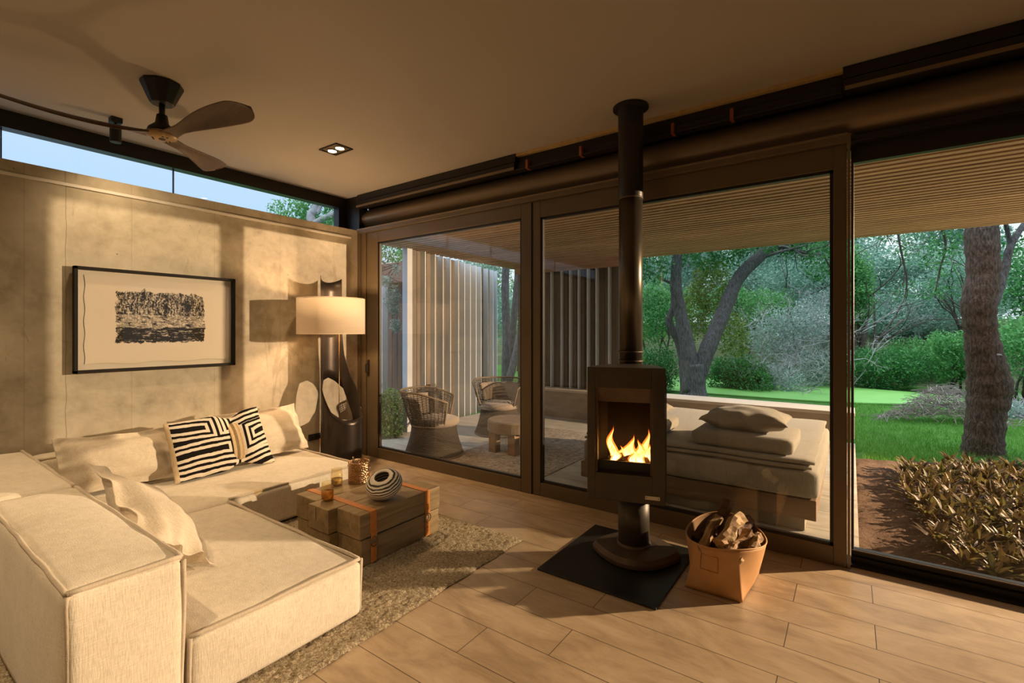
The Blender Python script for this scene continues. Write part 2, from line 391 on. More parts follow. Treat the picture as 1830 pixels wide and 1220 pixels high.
# ------------------------------------------------------------------ terrace
struct(MB().box(-.62, 4.82, .20, 4.06, -.16, -.004).build('floor_terrace', M_terr))
mb = MB()
for i in range(34):
    y = .30+i*.1105; mb.box(-.56, 9.2, y, y+.060, 2.65, 2.70)
struct(mb.build('ceiling_battens', M_wood_s))
mb = MB(); mb.box(-.6, 9.3, .20, 4.03, 2.745, 2.95); mb.box(-.6, 9.2, 3.98, 4.03, 2.66, 2.95)
for x in (.9, 2.8, 4.95, 6.9): mb.box(x, x+.06, .25, 3.98, 2.69, 2.74)
struct(mb.build('roof_terrace', M_soffit_bk))
M_post = mat('grey_post', (.50, .53, .58), (.56, .60, .66), .5)
t = MB().box(-.545, -.44, 1.17, 1.27, -.1, 2.66).build('wall_post', M_post, bevel=.004); struct(t)
# vertical board screens
M_board = wood('weathered_boards', (.20, .165, .13), (.115, .095, .075), 2, .75, .5, .3)
M_fin = mat('pale_blue_fins', (.68, .78, .88), (.74, .84, .92), .3, ns=3)
def screen(name, a, b, z0, z1, pitch, finevery, fin_w, side, mirror=1):
    a = Vector((*a, 0)); b = Vector((*b, 0)); d = (b-a); L = d.length; d.normalize(); nrm = Vector((d.y, -d.x, 0))*side
    mb = MB(); fb = MB(); k = 0; x = 0.0
    R = random.Random(5)
    while x < L-.02:
        wd = min(pitch*R.uniform(.75, 1.15), L-x); dp = R.choice((0, .012, .03))
        p = a+d*(x+wd/2); q = p+nrm*dp
        mb.obox((q.x, q.y, z0), (q.x, q.y, z1), wd-.012, .035, up=tuple(nrm)) if False else mb.add(
            [tuple(a+d*xx+nrm*yy+Vector((0, 0, zz))) for xx in (x, x+wd-.012) for yy in (-.03, dp) for zz in (z0, z1)],
            [(0,1,3,2), (4,6,7,5), (0,4,5,1), (2,3,7,6), (0,2,6,4), (1,5,7,3)])
        if k % finevery == finevery-1:
            fb.add([tuple(a+d*xx+nrm*yy+Vector((0, 0, zz))) for xx in (x+wd-.02, x+wd-.02+.018) for yy in (0, fin_w) for zz in (z0, z1)],
                   [(0,1,3,2), (4,6,7,5), (0,4,5,1), (2,3,7,6), (0,2,6,4), (1,5,7,3)])
        x += wd; k += 1
    mb.add([tuple(a+d*xx+nrm*yy+Vector((0, 0, zz))) for xx in (0, L) for yy in (-.06, -.032) for zz in (z0, z1)],
           [(0,1,3,2), (4,6,7,5), (0,4,5,1), (2,3,7,6), (0,2,6,4), (1,5,7,3)])
    r = empty(name, tuple(a+Vector((0, 0, z0)))); r['kind'] = 'structure'
    mb.build('boards', M_board, r); fb.build('fins', M_fin, r); return r
screen('wall_terrace_west', (-.5, 1.28), (-1.12, 4.05), -.05, 2.66, .13, 2, .11, 1)
screen('wall_terrace_north', (-.30, 3.80), (1.95, 3.80), .47, 2.66, .10, 2, .10, 1)
struct(MB().box(-.3, 1.98, 3.66, 3.72, 2.50, 2.655).build('trim_12', M_wood_s))
# low wall and cantilevered bench beam on the far edge
M_bench = mat('bench_concrete_timber', (.46, .36, .26), (.33, .25, .17), .7, scale=(1, 1, 3), ns=4)
M_btop = mat('bench_top', (.66, .56, .46), (.58, .48, .38), .6, ns=3)
mb = MB(); mb.box(-.6, 3.9, 3.50, 4.0, -.1, .43); mb.box(3.9, 4.81, 3.50, 3.98, .15, .43)
struct(mb.build('wall_terrace_low', M_bench, bevel=.004))
struct(MB().box(-.6, 4.815, 3.48, 4.0, .43, .47).build('trim_13', M_btop, bevel=.005))
# building wing beyond the left door
M_red = mat('oxide_red_beam', (.20, .12, .10), (.25, .15, .12), .7)
M_wing = wood('wing_boards', (.15, .10, .085), (.10, .07, .06), 2, .8, .5, .25)
mb = MB()
for i in range(22): mb.box(-4.2+i*.145, -4.2+i*.145+.13, 2.5, 2.56+.01*(i % 3), .2, 2.35)
struct(mb.build('wall_wing', M_wing))
struct(MB().box(-4.4, -1.0, 2.35, 2.62, 2.35, 2.72).build('trim_14', M_red, bevel=.005))
struct(MB().box(-4.4, -1.0, 2.42, 2.62, -.15, .22).build('wall_wing_base', M_btop))
struct(MB().box(-1.80, -1.68, 1.74, 1.86, -.15, 2.3).build('wall_post', M_post, bevel=.004))
# ------------------------------------------------------------------ sofa
def pipe(mb, pts, r=.009, step=.04, wob=.004):
    out = []
    for a, b in zip(pts[:-1], pts[1:]):
        a = Vector(a); b = Vector(b); k = max(2, int((b-a).length/step))
        for i in range(k):
            p = a.lerp(b, i/k); out.append(p+Vector((wig(p.x, p.y, p.z, 5), wig(p.y, p.z, p.x, 6), wig(p.z, p.x, p.y, 7)))*wob)
    out.append(Vector(pts[-1])); mb.tube(out, r, 6)
def block(name, root, b, bul, pipes=(), r=.035, n=20):
    o = rounded(*b, r=r, bulge=bul, n=n, noise=.004).build(name, M_cream, root, smooth=True)
    if pipes:
        p = MB()
        for q in pipes: pipe(p, q)
        p.build('piping', M_pipe, o, smooth=True)
    return o
z0 = .022
s = empty('sofa', (2.05, -2.6, z0), 'cream woven chaise end of the sofa, nearest the camera with a low back', 'sofa')
X1 = 2.755; e = .012
block('backrest', s, (1.345, X1, -3.155, -2.815, z0, .615), (.01, .012, .018), [
    [(X1-e, -2.815-e, z0+.03), (X1-e+.006, -2.815-e+.006, .60)], [(X1-e, -3.155+e, z0+.03), (X1-e, -3.155+e, .605)],
    [(X1-e, -3.155+e, .612), (X1-e, -2.815-e, .612)], [(X1-e, -2.815-e, .612), (1.36, -2.815-e, .612)], [(X1-e, -3.155+e, .612), (1.36, -3.155+e, .612)]], r=.03)
block('seat', s, (1.32, X1+.005, -2.808, -2.03, z0, .298), (.015, .015, .022), [
    [(X1-e+.006, -2.03-e, z0+.02), (X1-e+.008, -2.03-e+.008, .300)], [(X1-e+.005, -2.80, z0+.02), (X1-e+.005, -2.80, .295)],
    [(X1-e+.005, -2.80, .296), (X1-e+.005, -2.03-e, .300)], [(X1-e, -2.03-e, .300), (1.34, -2.03-e, .300)]], r=.032, n=24)
s = empty('sofa', (.7, -1.9, z0), 'long cream sofa section along the concrete wall with cushions on it', 'sofa')
block('backrest', s, (.03, 1.335, -3.155, -2.815, z0, .615), (.01, .01, .016), [
    [(1.33, -2.815-e, .612), (.03, -2.815-e, .612)], [(1.33, -3.155+e, .612), (.03, -3.155+e, .612)]], r=.03)
block('backrest', s, (.03, .265, -2.805, -.98, z0, .575), (.01, .01, .014), [[(.262-e, -2.79, .572), (.262-e, -.99, .572)]], r=.03)
block('seat', s, (.268, 1.305, -2.805, -.935, z0, .300), (.012, .012, .016), [
    [(1.305-e, -2.02, .300), (1.305-e, -.935-e, .300)], [(1.305-e, -.935-e, .300), (.29, -.935-e, .300)], [(1.305-e, -.935-e, .03), (1.305-e, -.935-e, .300)]], r=.035, n=26)
MB().box(.3, 1.28, -2.7, -.97, .004, .021).build('plinth', M_black, s)

def pillow(name, m, TL, TR, BR, BL, thick, flange=.05, pinch=.04, n=34, label=None, cat='cushion', pinchx=None, wave=.006, seed=0, group=None, plump=.5, mods=None):
    P = [Vector(p) for p in (TL, TR, BR, BL)]
    ex = ((P[1]-P[0])+(P[2]-P[3])).normalized(); up = ((P[0]-P[3])+(P[1]-P[2])); up = (up-ex*up.dot(ex)).normalized(); ez = ex.cross(up)
    c = sum(P, Vector())/4; Mx = Matrix((ex, up, ez)).transposed().to_4x4(); Mx.translation = c
    Mi = Mx.inverted(); q = [Mi @ p for p in P]
    w = (q[1]-q[0]).length/2+(q[2]-q[3]).length/2; h = (q[0]-q[3]).length/2+(q[1]-q[2]).length/2
    fx = 1-2*flange/w; fy = 1-2*flange/h; vs = []; fs = []
    def base(sx, sy):
        a = (1+sx)/2; b = (1+sy)/2
        p = (q[3]*(1-a)+q[2]*a)*(1-b)+(q[0]*(1-a)+q[1]*a)*b
        p = Vector(p)
        p.y -= pinch*sy*(1-sx*sx); p.x -= pinch*sx*(1-sy*sy)
        if pinchx is not None: p.y *= 1-pinchx[1]*math.exp(-((sx-pinchx[0])/pinchx[2])**2)
        return p
    N = n+1; side = {}
    for sg in (1, -1):
        for j in range(N):
            for i in range(N):
                sx = -1+2*i/n; sy = -1+2*j/n; edge = i in (0, n) or j in (0, n)
                if sg < 0 and edge: side[(sg, i, j)] = side[(1, i, j)]; continue
                p = base(sx, sy); ax = min(1, abs(sx)/fx); ay = min(1, abs(sy)/fy)
                t = max(0, (1-ax**2.4))**.55*max(0, (1-ay**2.4))**.55*thick/2
                if pinchx is not None: t *= 1-.45*math.exp(-((sx-pinchx[0])/(pinchx[2]*.6))**2)
                t += .0035 if not edge else 0
                wv = wave*(sin(9*sx+seed)+sin(11*sy+seed*2)+sin(7*(sx+sy)+seed))*(.35+.65*max(abs(sx), abs(sy))**4)
                wr = .004*sin(22*sx*sy+seed)*(1-t/(thick/2+.01))
                side[(sg, i, j)] = len(vs); vs.append((p.x, p.y, p.z+sg*t+wv+wr))
        for j in range(n):
            for i in range(n):
                f = (side[(sg, i, j)], side[(sg, i+1, j)], side[(sg, i+1, j+1)], side[(sg, i, j+1)])
                fs.append(f if sg > 0 else f[::-1])
    me = bpy.data.meshes.new(name); me.from_pydata(vs, [], fs); me.polygons.foreach_set('use_smooth', [True]*len(me.polygons)); me.update()
    o = bpy.data.objects.new(name, me); COL.objects.link(o); o.matrix_world = Mx; me.materials.append(m)
    u = o.modifiers.new('u', 'SUBSURF'); u.levels = u.render_levels = 1
    tag(o, label, cat, group); return o, Mx, q
pillow('cushion', M_cush, (.33, -2.74, .725), (.36, -2.06, .70), (.56, -2.03, .325), (.50, -2.74, .325), .17, .05, .02, label='beige linen flanged cushion at the left end of the wall sofa', seed=1)
pillow('cushion', M_cush2, (.27, -2.36, .66), (.28, -1.86, .705), (.43, -1.84, .33), (.42, -2.34, .33), .15, .03, .02, label='pale cushion half hidden behind the striped cushion', seed=3)
pillow('cushion', M_cush, (.30, -1.76, .735), (.30, -.97, .745), (.50, -.93, .325), (.58, -1.55, .325), .18, .045, .02, label='beige linen flanged cushion leaning beside the floor lamp', seed=5)
pillow('cushion', M_cush, (1.43, -2.785, .765), (2.20, -2.75, .50), (2.31, -2.52, .325), (1.47, -2.46, .325), .22, .045, .03, label='rumpled linen cushion leaning on the chaise back', seed=8, wave=.012)
# striped cushion
def striped():
    m, nt, n, l, p = newmat('black_and_white_stripes'); p.inputs['Roughness'].default_value = .95; p.inputs['Specular IOR Level'].default_value = .1
    v = coord(n, l, 'Object'); s = n.new('ShaderNodeSeparateXYZ'); l.new(v, s.inputs[0])
    nx = noise(n, l, v, 7, 3)
    wob = mth(n, l, 'MULTIPLY_ADD', nx, .03, -.015)
    X = s.outputs['X']; Y = mth(n, l, 'ADD', s.outputs['Y'], wob)
    ds = []
    for cx, cy, L, sl in ((-.17, -.055, .17, 0), (-.30, .155, .17, -.1), (.34, .05, .07, .25), (.30, -.22, .10, .2), (.28, .25, .14, .25)):
        xx = mth(n, l, 'SUBTRACT', X, cx); yy = mth(n, l, 'SUBTRACT', mth(n, l, 'SUBTRACT', Y, cy), mth(n, l, 'MULTIPLY', xx, sl))
        a = mth(n, l, 'SUBTRACT', mth(n, l, 'ABSOLUTE', xx), L)
        ds.append(mth(n, l, 'MAXIMUM', a, mth(n, l, 'ABSOLUTE', yy)))
    d = ds[0]
    for q in ds[1:]: d = mth(n, l, 'MINIMUM', d, q)
    fr = mth(n, l, 'FRACT', mth(n, l, 'DIVIDE', d, .043)); k = mth(n, l, 'LESS_THAN', fr, .47)
    c = mixc(n, l, k, (.78, .70, .58), (.012, .010, .009))
    edge = mth(n, l, 'LESS_THAN', X, -.335); c = mixc(n, l, edge, c, (.66, .52, .33))
    l.new(c, p.inputs['Base Color']); bump(n, l, p, mth(n, l, 'ADD', mth(n, l, 'MULTIPLY', k, -.5), noise(n, l, v, 300, 2)), .5, .004); return m
o, Mx, q = pillow('cushion', striped(), (.50, -2.15, .745), (.48, -1.42, .79), (.70, -1.37, .315), (.70, -2.14, .315), .15, .008, .01, pinchx=(.30, .20, .22),
    label='black and white striped lumbar cushion with a tan band', seed=2, wave=.002)
# tan band cinching it
mb = MB(); hw = .19
def bandfn(u, v):
    a = 2*pi*u; x = .095+.085*(v-.5)*1.0+.004*sin(40*v); return tuple(Mx @ Vector((x+.0, hw*sin(a)*.86-.012, .078*cos(a)+(.004*sin(v*34)))))
mb.grid(bandfn, 40, 15, closed_u=True)
M_band = mat('tan_band', (.62, .47, .28), (.50, .36, .20), .9, ns=60, bs=.3)
b = mb.build('band', M_band, None, smooth=True, solid=.004); b.parent = o; b.matrix_parent_inverse = o.matrix_world.inverted()

# ------------------------------------------------------------------ rug
mb = MB(); nx_, ny_ = 200, 330; Y0, Y1, X0r, X1r = -4.6, -.815, .95, 2.92
hgt = rng.normal(0, 1, (ny_+1, nx_+1)); hgt = (hgt+np.roll(hgt, 1, 0)+np.roll(hgt, 1, 1))*.0016
vs = []; 
for j in range(ny_+1):
    for i in range(nx_+1):
        x = X0r+(X1r-X0r)*i/nx_; y = Y0+(Y1-Y0)*j/ny_
        ed = min(1, min(i, nx_-i, j, ny_-j)/2.0)
        vs.append((x+(.004*sin(y*21) if i == nx_ else 0), y, .004+.010*ed+max(-.004, min(.004, hgt[j, i]))))
fs = [(j*(nx_+1)+i, j*(nx_+1)+i+1, (j+1)*(nx_+1)+i+1, (j+1)*(nx_+1)+i) for j in range(ny_) for i in range(nx_)]
mb.add(vs, fs)
m, nt, n, l, p = newmat('shag_pile'); p.inputs['Roughness'].default_value = 1; p.inputs['Specular IOR Level'].default_value = .05
v = coord(n, l, 'Object'); f = noise(n, l, v, 75, 4, .7, .6); g = noise(n, l, v, 4, 3)
t = mth(n, l, 'ADD', mth(n, l, 'MULTIPLY', f, .8), mth(n, l, 'MULTIPLY', g, .2))
l.new(ramp(n, l, t, [(.36, (.22, .165, .10)), (.5, (.48, .39, .26)), (.62, (.72, .61, .44))]), p.inputs['Base Color']); bump(n, l, p, f, 1.0, .02)
mb.build('rug', m, None, smooth=True, loc=(1.9, -2.7, 0), label='beige shaggy pile rug under the coffee table and chaise', cat='rug')

# ------------------------------------------------------------------ coffee table
t = empty('coffee_table', (2.0, -1.43, .018), 'low coffee table of stacked oak beams bound with orange leather straps', 'table')
for i, (a, b, c, d) in enumerate(((1.670, 1.903, -1.750, -1.10), (1.907, 2.123, -1.805, -1.115), (2.127, 2.357, -1.745, -1.06))):
    MB().box(a, b, c, d, .184, .335).build('beam', M_beams, t, bevel=.004)
    MB().box(a+.003, b-.002, c+.01, d-.01, .018, .178).build('beam', M_beams, t, bevel=.004)
MB().box(1.99, 1.994, -1.8056, -1.80, .24, .325).build('crack', M_black, t)
mb = MB(); mb.tube([(2.3575, -1.70, .182), (2.3582, -1.6, .186), (2.3575, -1.5, .181), (2.3582, -1.42, .187), (2.3575, -1.3, .182)], .0022, 5)
mb.build('crack', M_black, t)
M_brass = mat('antique_ring', (.30, .20, .09), (.2, .13, .06), .35, 1)
for ys in (-1.645, -1.185):
    w2 = .024
    mb = MB(); T = .0035
    mb.box(1.655, 2.357+T, ys-w2, ys+w2, .3352, .3352+T); mb.box(2.3572, 2.3572+T, ys-w2, ys+w2, .205, .338); mb.box(1.655, 1.6665, ys-w2, ys+w2, .19, .3387)
    st = mb.build('strap', M_leather, t, bevel=.001)
    mb = MB(); mb.prism([(0, 0)], 0, 0) if False else None
    mb.box(2.3615, 2.3655, ys-w2+.002, ys+w2-.002, .165, .225); mb.cyl((2.363, ys, .225), (2.3665, ys, .225), .021, 20)
    mb.cyl((2.366, ys, .215), (2.369, ys, .215), .006, 10)
    mb.build('keeper', M_leather, st, bevel=.001)
    mb = MB(); mb.tube([(2.366, ys+.027*cos(a), .150+.030*sin(a)) for a in [2*pi*k/24 for k in range(24)]], .0032, 8, closed=True)
    mb.build('buckle_ring', M_brass, st, smooth=True)
    mb = MB(); mb.box(2.3595, 2.3635, ys-w2+.003, ys+w2-.003, .022, .135); mb.cyl((2.3635, ys, .085), (2.367, ys, .085), .007, 10)
    mb.build('strap_end', M_leather, st, bevel=.001)

# things on the table
ZT = .3352
M_tumbler = glass('tumbler_glass', (.97, .93, .82), 1.3)
M_amber = mat('amber_drink', (.85, .45, .10), None, .15)
p_ = M_amber.node_tree.nodes['Principled BSDF']; p_.inputs['Transmission Weight'].default_value = .6
M_honey = mat('honey_drink', (.75, .58, .25), None, .15); M_honey.node_tree.nodes['Principled BSDF'].inputs['Transmission Weight'].default_value = .7
def tumbler(x, y, lab, liq, lm):
    g = empty('drinking_glass', (x, y, ZT), lab, 'glass', None)
    mb = MB(); mb.lathe((x, y, ZT), [(.001, .0), (.036, .001), (.0395, .008), (.041, .04), (.0405, .07), (.036, .122), (.0335, .122), (.038, .07), (.0385, .04), (.036, .014), (.001, .012)], 40, cap=(False, False))
    mb.build('bowl', M_tumbler, g, smooth=True)
    MB().lathe((x, y, ZT), [(.001, .013), (.0355, .015), (.038, .04), (.038, liq), (.001, liq)], 32, cap=(False, False)).build('drink', lm, g, smooth=True)
tumbler(1.957, -1.700, 'glass tumbler of amber drink near the table edge', .062, M_amber)
tumbler(1.738, -1.480, 'paler glass tumbler standing between amber tumbler and ice bucket', .05, M_honey)
M_hammer = mat('hammered_copper', (.66, .44, .26), (.50, .30, .16), .24, 1, scale=(1, 1, 1), ns=40)
nt = M_hammer.node_tree; n = nt.nodes; l = nt.links
vo = n.new('ShaderNodeTexVoronoi'); vo.inputs['Scale'].default_value = 110; l.new(coord(n, l, 'Object'), vo.inputs['Vector']); bump(n, l, n['Principled BSDF'], vo.outputs['Distance'], .7, .01)
bx, by = 1.800, -1.335
g = empty('ice_bucket', (bx, by, ZT), 'hammered copper ice bucket with a leather wrapped handle', 'bucket')
MB().lathe((bx, by, ZT), [(.001, 0), (.074, 0), (.077, .006), (.077, .150), (.079, .153), (.075, .155), (.072, .150), (.072, .02), (.001, .018)], 48, cap=(False, False)).build('pail', M_hammer, g, smooth=True)
mb = MB(); hb = [(bx+.080*sin(a)*.82+.02*0, by+.080*sin(a)*.57-0, 0) for a in (0,)]
dirh = Vector((cos(radians(35)), sin(radians(35)), 0)); sdh = Vector((-.25, .10, 0)).normalized()
pts = []
for k in range(17):
    a = pi*k/16; p = dirh*(.083*cos(a)); p = p+Vector((.62, -.35, 0)).normalized()*(.085*sin(a))*.55+Vector((0, 0, .125-.05*sin(a)))
    pts.append((bx+p.x, by+p.y, ZT+p.z))
MB().tube(pts, .0035, 8).build('handle', M_chrome, g, smooth=True)
MB().tube(pts[5:12], .0065, 8).build('handle_grip', M_leather, g, smooth=True)
t2 = empty('ice_tongs', (bx-.02, by+.01, ZT+.03), 'steel ice tongs standing in the copper bucket', 'tongs')
MB().tube([(bx-.03, by+.0, ZT+.03), (bx-.045, by-.01, ZT+.12), (bx-.05, by-.015, ZT+.165), (bx-.042, by-.02, ZT+.180), (bx-.030, by-.022, ZT+.170), (bx-.01, by-.01, ZT+.1), (bx, by, ZT+.03)], .0045, 8).build('arms', M_chrome, t2, smooth=True)
# marbled tilted bowl
def marble():
    m, nt, n, l, p = newmat('striped_marble'); p.inputs['Roughness'].default_value = .4
    v = coord(n, l, 'Object'); w = n.new('ShaderNodeTexWave'); l.new(v, w.inputs['Vector']); w.bands_direction = 'Z'
    w.inputs['Scale'].default_value = 21; w.inputs['Distortion'].default_value = 3.6; w.inputs['Detail'].default_value = 2; w.inputs['Detail Scale'].default_value = .7
    l.new(ramp(n, l, w.outputs['Fac'], [(.25, (.035, .028, .022)), (.38, (.32, .26, .20)), (.5, (.80, .74, .64)), (1, (.84, .79, .70))]), p.inputs['Base Color']); return m
prof = []
for k in range(0, 25):
    a = -pi/2+pi*.80*k/24; prof.append((max(.001, .122*cos(a)**.9 if cos(a) > 0 else .001), .075+.078*sin(a)))
prof = [(r, z) for r, z in prof if r > .05 or z < .08]
prof[0] = (.035, prof[1][1]*.6+.0)
prof = [(.001, .004), (.045, .000)]+prof[3:]+[(.052, .143), (.046, .138), (.075, .115), (.105, .075), (.07, .02), (.001, .012)]
mb = MB().lathe((0, 0, 0), prof, 56, cap=(False, False))
bo = mb.build('decorative_bowl', marble(), None, smooth=True, label='tilted black and white striped marble bowl on the table', cat='bowl')
R = Matrix.Rotation(radians(27), 4, Vector((.85, .35, 0)).normalized()); bo.matrix_world = Matrix.Translation((2.215, -1.425, ZT+.028)) @ R

# ------------------------------------------------------------------ picture
y0, y1, zb, zt = -2.558, -1.419, 1.135, 1.940
pc = empty('framed_picture', (.03, (y0+y1)/2, zb), 'black framed ink landscape drawing on the concrete wall', 'picture')
mb = MB(); f = .022
mb.box(.022, .075, y0, y0+f, zb, zt); mb.box(.022, .075, y1-f, y1, zb, zt); mb.box(.022, .075, y0, y1, zb, zb+f); mb.box(.022, .075, y0, y1, zt-f, zt)
mb.build('frame', mat('black_frame_wood', (.010, .008, .007), (.016, .013, .011), .65, spec=.2), pc, bevel=.002)
MB().box(.004, .030, y0+.01, y1-.01, zb+.01, zt-.01).build('mount_board', mat('mount_card', (.70, .62, .50), None, .9), pc)
def paperfn(u, v):
    y = y0+.068+(y1-y0-.136)*u; z = zb+.065+(zt-zb-.125)*v
    y += .004*sin(v*23)*(1 if u < .02 or u > .98 else 0); z += .006*sin(u*17)*(1 if v < .03 or v > .97 else 0)
    return (.036+.002*sin(u*5)*sin(v*4), y, z)
m, nt, n, l, p = newmat('ink_drawing'); p.inputs['Roughness'].default_value = .95
v = coord(n, l, 'Object'); s = n.new('ShaderNodeSeparateXYZ'); l.new(v, s.inputs[0])
cy, cz, hy, hz = -1.985, 1.565, .315, .205
ragged = mth(n, l, 'MULTIPLY_ADD', noise(n, l, v, 16, 6, .7), .10, -.05)
ax = mth(n, l, 'SUBTRACT', mth(n, l, 'ABSOLUTE', mth(n, l, 'SUBTRACT', s.outputs['Y'], cy)), hy)
az = mth(n, l, 'SUBTRACT', mth(n, l, 'ABSOLUTE', mth(n, l, 'SUBTRACT', s.outputs['Z'], cz)), hz)
inside = mth(n, l, 'LESS_THAN', mth(n, l, 'ADD', mth(n, l, 'MAXIMUM', ax, az), ragged), 0)
va = noise(n, l, coord(n, l, 'Object', (1, 60, 12)), 1.6, 9, .75, .8)    # tree stems
vb = noise(n, l, coord(n, l, 'Object', (1, 10, 42)), 1.6, 8, .7, .4)    # water
vc = noise(n, l, v, 38, 8, .85, 1.4)
up = mth(n, l, 'MULTIPLY', mth(n, l, 'ADD', va, vc), .5)
zr = mth(n, l, 'DIVIDE', mth(n, l, 'SUBTRACT', s.outputs['Z'], cz-hz), 2*hz)
k1 = mth(n, l, 'GREATER_THAN', zr, .52)
mid = mth(n, l, 'MULTIPLY', mth(n, l, 'LESS_THAN', zr, .55), mth(n, l, 'GREATER_THAN', zr, .30))
tex = mth(n, l, 'ADD', mth(n, l, 'MULTIPLY', k1, up), mth(n, l, 'MULTIPLY', mth(n, l, 'SUBTRACT', 1, k1), vb))
thr = mth(n, l, 'SUBTRACT', mth(n, l, 'MULTIPLY_ADD', mid, -.07, .555), mth(n, l, 'MULTIPLY', mth(n, l, 'GREATER_THAN', zr, .30), .045))
blot = None
for by_, bz_, ry, rz_ in ((-2.12, 1.74, .022, .055), (-1.965, 1.66, .028, .11), (-1.80, 1.66, .05, .09), (-2.22, 1.42, .07, .035), (-2.0, 1.385, .16, .025)):
    dd = mth(n, l, 'ADD', mth(n, l, 'POWER', mth(n, l, 'DIVIDE', mth(n, l, 'SUBTRACT', s.outputs['Y'], by_), ry), 2), mth(n, l, 'POWER', mth(n, l, 'DIVIDE', mth(n, l, 'SUBTRACT', s.outputs['Z'], bz_), rz_), 2))
    dd = mth(n, l, 'LESS_THAN', mth(n, l, 'ADD', dd, mth(n, l, 'MULTIPLY_ADD', vc, 9.0, -4.3)), 1.0)
    blot = dd if blot is None else mth(n, l, 'MAXIMUM', blot, dd)
ink = mth(n, l, 'MAXIMUM', mth(n, l, 'MULTIPLY', inside, mth(n, l, 'LESS_THAN', tex, thr)), blot)
grey = mth(n, l, 'MULTIPLY', inside, mth(n, l, 'MULTIPLY', mth(n, l, 'LESS_THAN', vc, .52), .62))
l.new(mixc(n, l, mth(n, l, 'MAXIMUM', ink, grey), (.72, .63, .51), (.022, .018, .014)), p.inputs['Base Color'])
MB().grid(paperfn, 40, 30).build('drawing', m, pc, world=True)
# object coordinates of the drawing are local to the frame: rebuild offset
for nd in m.node_tree.nodes:
    if nd.type == 'MAPPING':
        sc_ = nd.inputs['Scale'].default_value; nd.inputs['Location'].default_value = tuple(sc_[i]*pc.location[i] for i in range(3))
MB().box(.058, .060, y0+f, y1-f, zb+f, zt-f).build('glass_pane', glass('picture_glass', (.98, .98, .98), .6), pc)

# ------------------------------------------------------------------ floor lamp
ax_, ay_, r_ = .419, -.520, .205; az0 = .005
ang0 = atan2(CAM[1]-ay_, CAM[0]-ax_)   # the open side was turned to the room
D = 5.0
def pz(y): return 1.45-(y-592)*D/852
def lerp_tab(tab, x):
    for (a, b), (c, d) in zip(tab[:-1], tab[1:]):
        if a <= x <= c: return b+(d-b)*(x-a)/(c-a)
    return tab[0][1] if x < tab[0][0] else tab[-1][1]
ZF = [(-85, pz(676)), (-74, pz(686)), (-56, pz(704)), (-29, pz(731)), (5, pz(745)), (35, pz(747)), (90, pz(741))]
ZR = [(90, pz(741)), (100, pz(733)), (114, pz(725)), (130, pz(698)), (155, pz(669)), (172, pz(633)), (177, pz(599))]
HT = [(145, pz(748)), (158, pz(728)), (175, pz(698)), (200, pz(683)), (221, pz(676)), (243, pz(680)), (252, pz(700)), (256, pz(748))]
def crown(ph):
    t = (ph-178)/(275-178); return pz(494)-.055*sin(pi*max(0, min(1, t)))**.8
def intervals(ph):
    p = ph
    if -85 <= p <= 90: return [(az0, lerp_tab(ZF, p))]
    if p > 90 and p < 178:
        top = lerp_tab(ZR, p)
        if 146 < p: return [(az0, pz(756)), (max(lerp_tab(HT, p), pz(756)+.001), top)]
        return [(az0, pz(756)), (pz(756), top)]
    if p >= 178:
        return [(az0, pz(756)), (lerp_tab(HT, p) if p < 256 else pz(756), crown(p))]
shell = MB(); nph = 180; phs = [-85+360*k/nph for k in range(nph+1)]
def spt(ph, z):
    a = ang0+radians(ph); return (ax_+r_*cos(a), ay_+r_*sin(a), z)
for a, b in zip(phs[:-1], phs[1:]):
    ia, ib = intervals(a+.001), intervals(b-.001 if b < 275 else 274.99)
    if len(ia) != len(ib): ia = ib if len(ib) > len(ia) else ia; ib = ia
    for (l0, h0), (l1, h1) in zip(ia, ib):
        n_ = 10; base = len(shell.v)
        vs = []
        for k in range(n_+1):
            vs.append(spt(a, l0+(h0-l0)*k/n_)); vs.append(spt(b, l1+(h1-l1)*k/n_))
        shell.add(vs, [(2*k, 2*k+1, 2*k+3, 2*k+2) for k in range(n_)])
lp = empty('floor_lamp', (ax_, ay_, 0), 'sculptural black cut-out tube floor lamp with a drum shade', 'lamp')
so = shell.build('lamp_body', M_lampblk, lp, smooth=True)
bm = bmesh.new(); bm.from_mesh(so.data); bmesh.ops.remove_doubles(bm, verts=bm.verts, dist=.0008); bmesh.ops.recalc_face_normals(bm, faces=bm.faces); bm.to_mesh(so.data); bm.free()
so.modifiers.new('s', 'SOLIDIFY').thickness = .005
M_shade = mat('linen_shade', (.80, .66, .48), (.74, .60, .43), .9, scale=(1, 1, 30), ns=8)
p_ = M_shade.node_tree.nodes['Principled BSDF']; p_.inputs['Emission Color'].default_value = (1, .56, .26, 1); p_.inputs['Emission Strength'].default_value = .10
sxc, syc, sr = .415, -.636, .33
mb = MB().lathe((sxc, syc, 1.425), [(sr, 0), (sr, .36)], 72, cap=(False, False)); mb.build('lamp_shade', M_shade, lp, smooth=True, solid=.003)
for z in (1.425, 1.785): MB().tube([(sxc+sr*cos(a), syc+sr*sin(a), z) for a in [2*pi*k/72 for k in range(72)]], .003, 6, closed=True).build('shade_rim', M_shade, lp, smooth=True)
mb = MB(); mb.tube([(sxc+.06, syc+.05, .02), (sxc+.06, syc+.05, 1.62), (sxc, syc, 1.62)], .004, 8); 
for k in range(3):
    a = 2*pi*k/3; mb.tube([(sxc, syc, 1.62), (sxc+sr*cos(a), syc+sr*sin(a), 1.775)], .002, 6)
mb.build('stem', M_brass, lp, smooth=True)
M_bulb = mat('lamp_bulb_glass', (1, .9, .7)); p_ = M_bulb.node_tree.nodes['Principled BSDF']; p_.inputs['Emission Color'].default_value = (1, .7, .4, 1); p_.inputs['Emission Strength'].default_value = 6
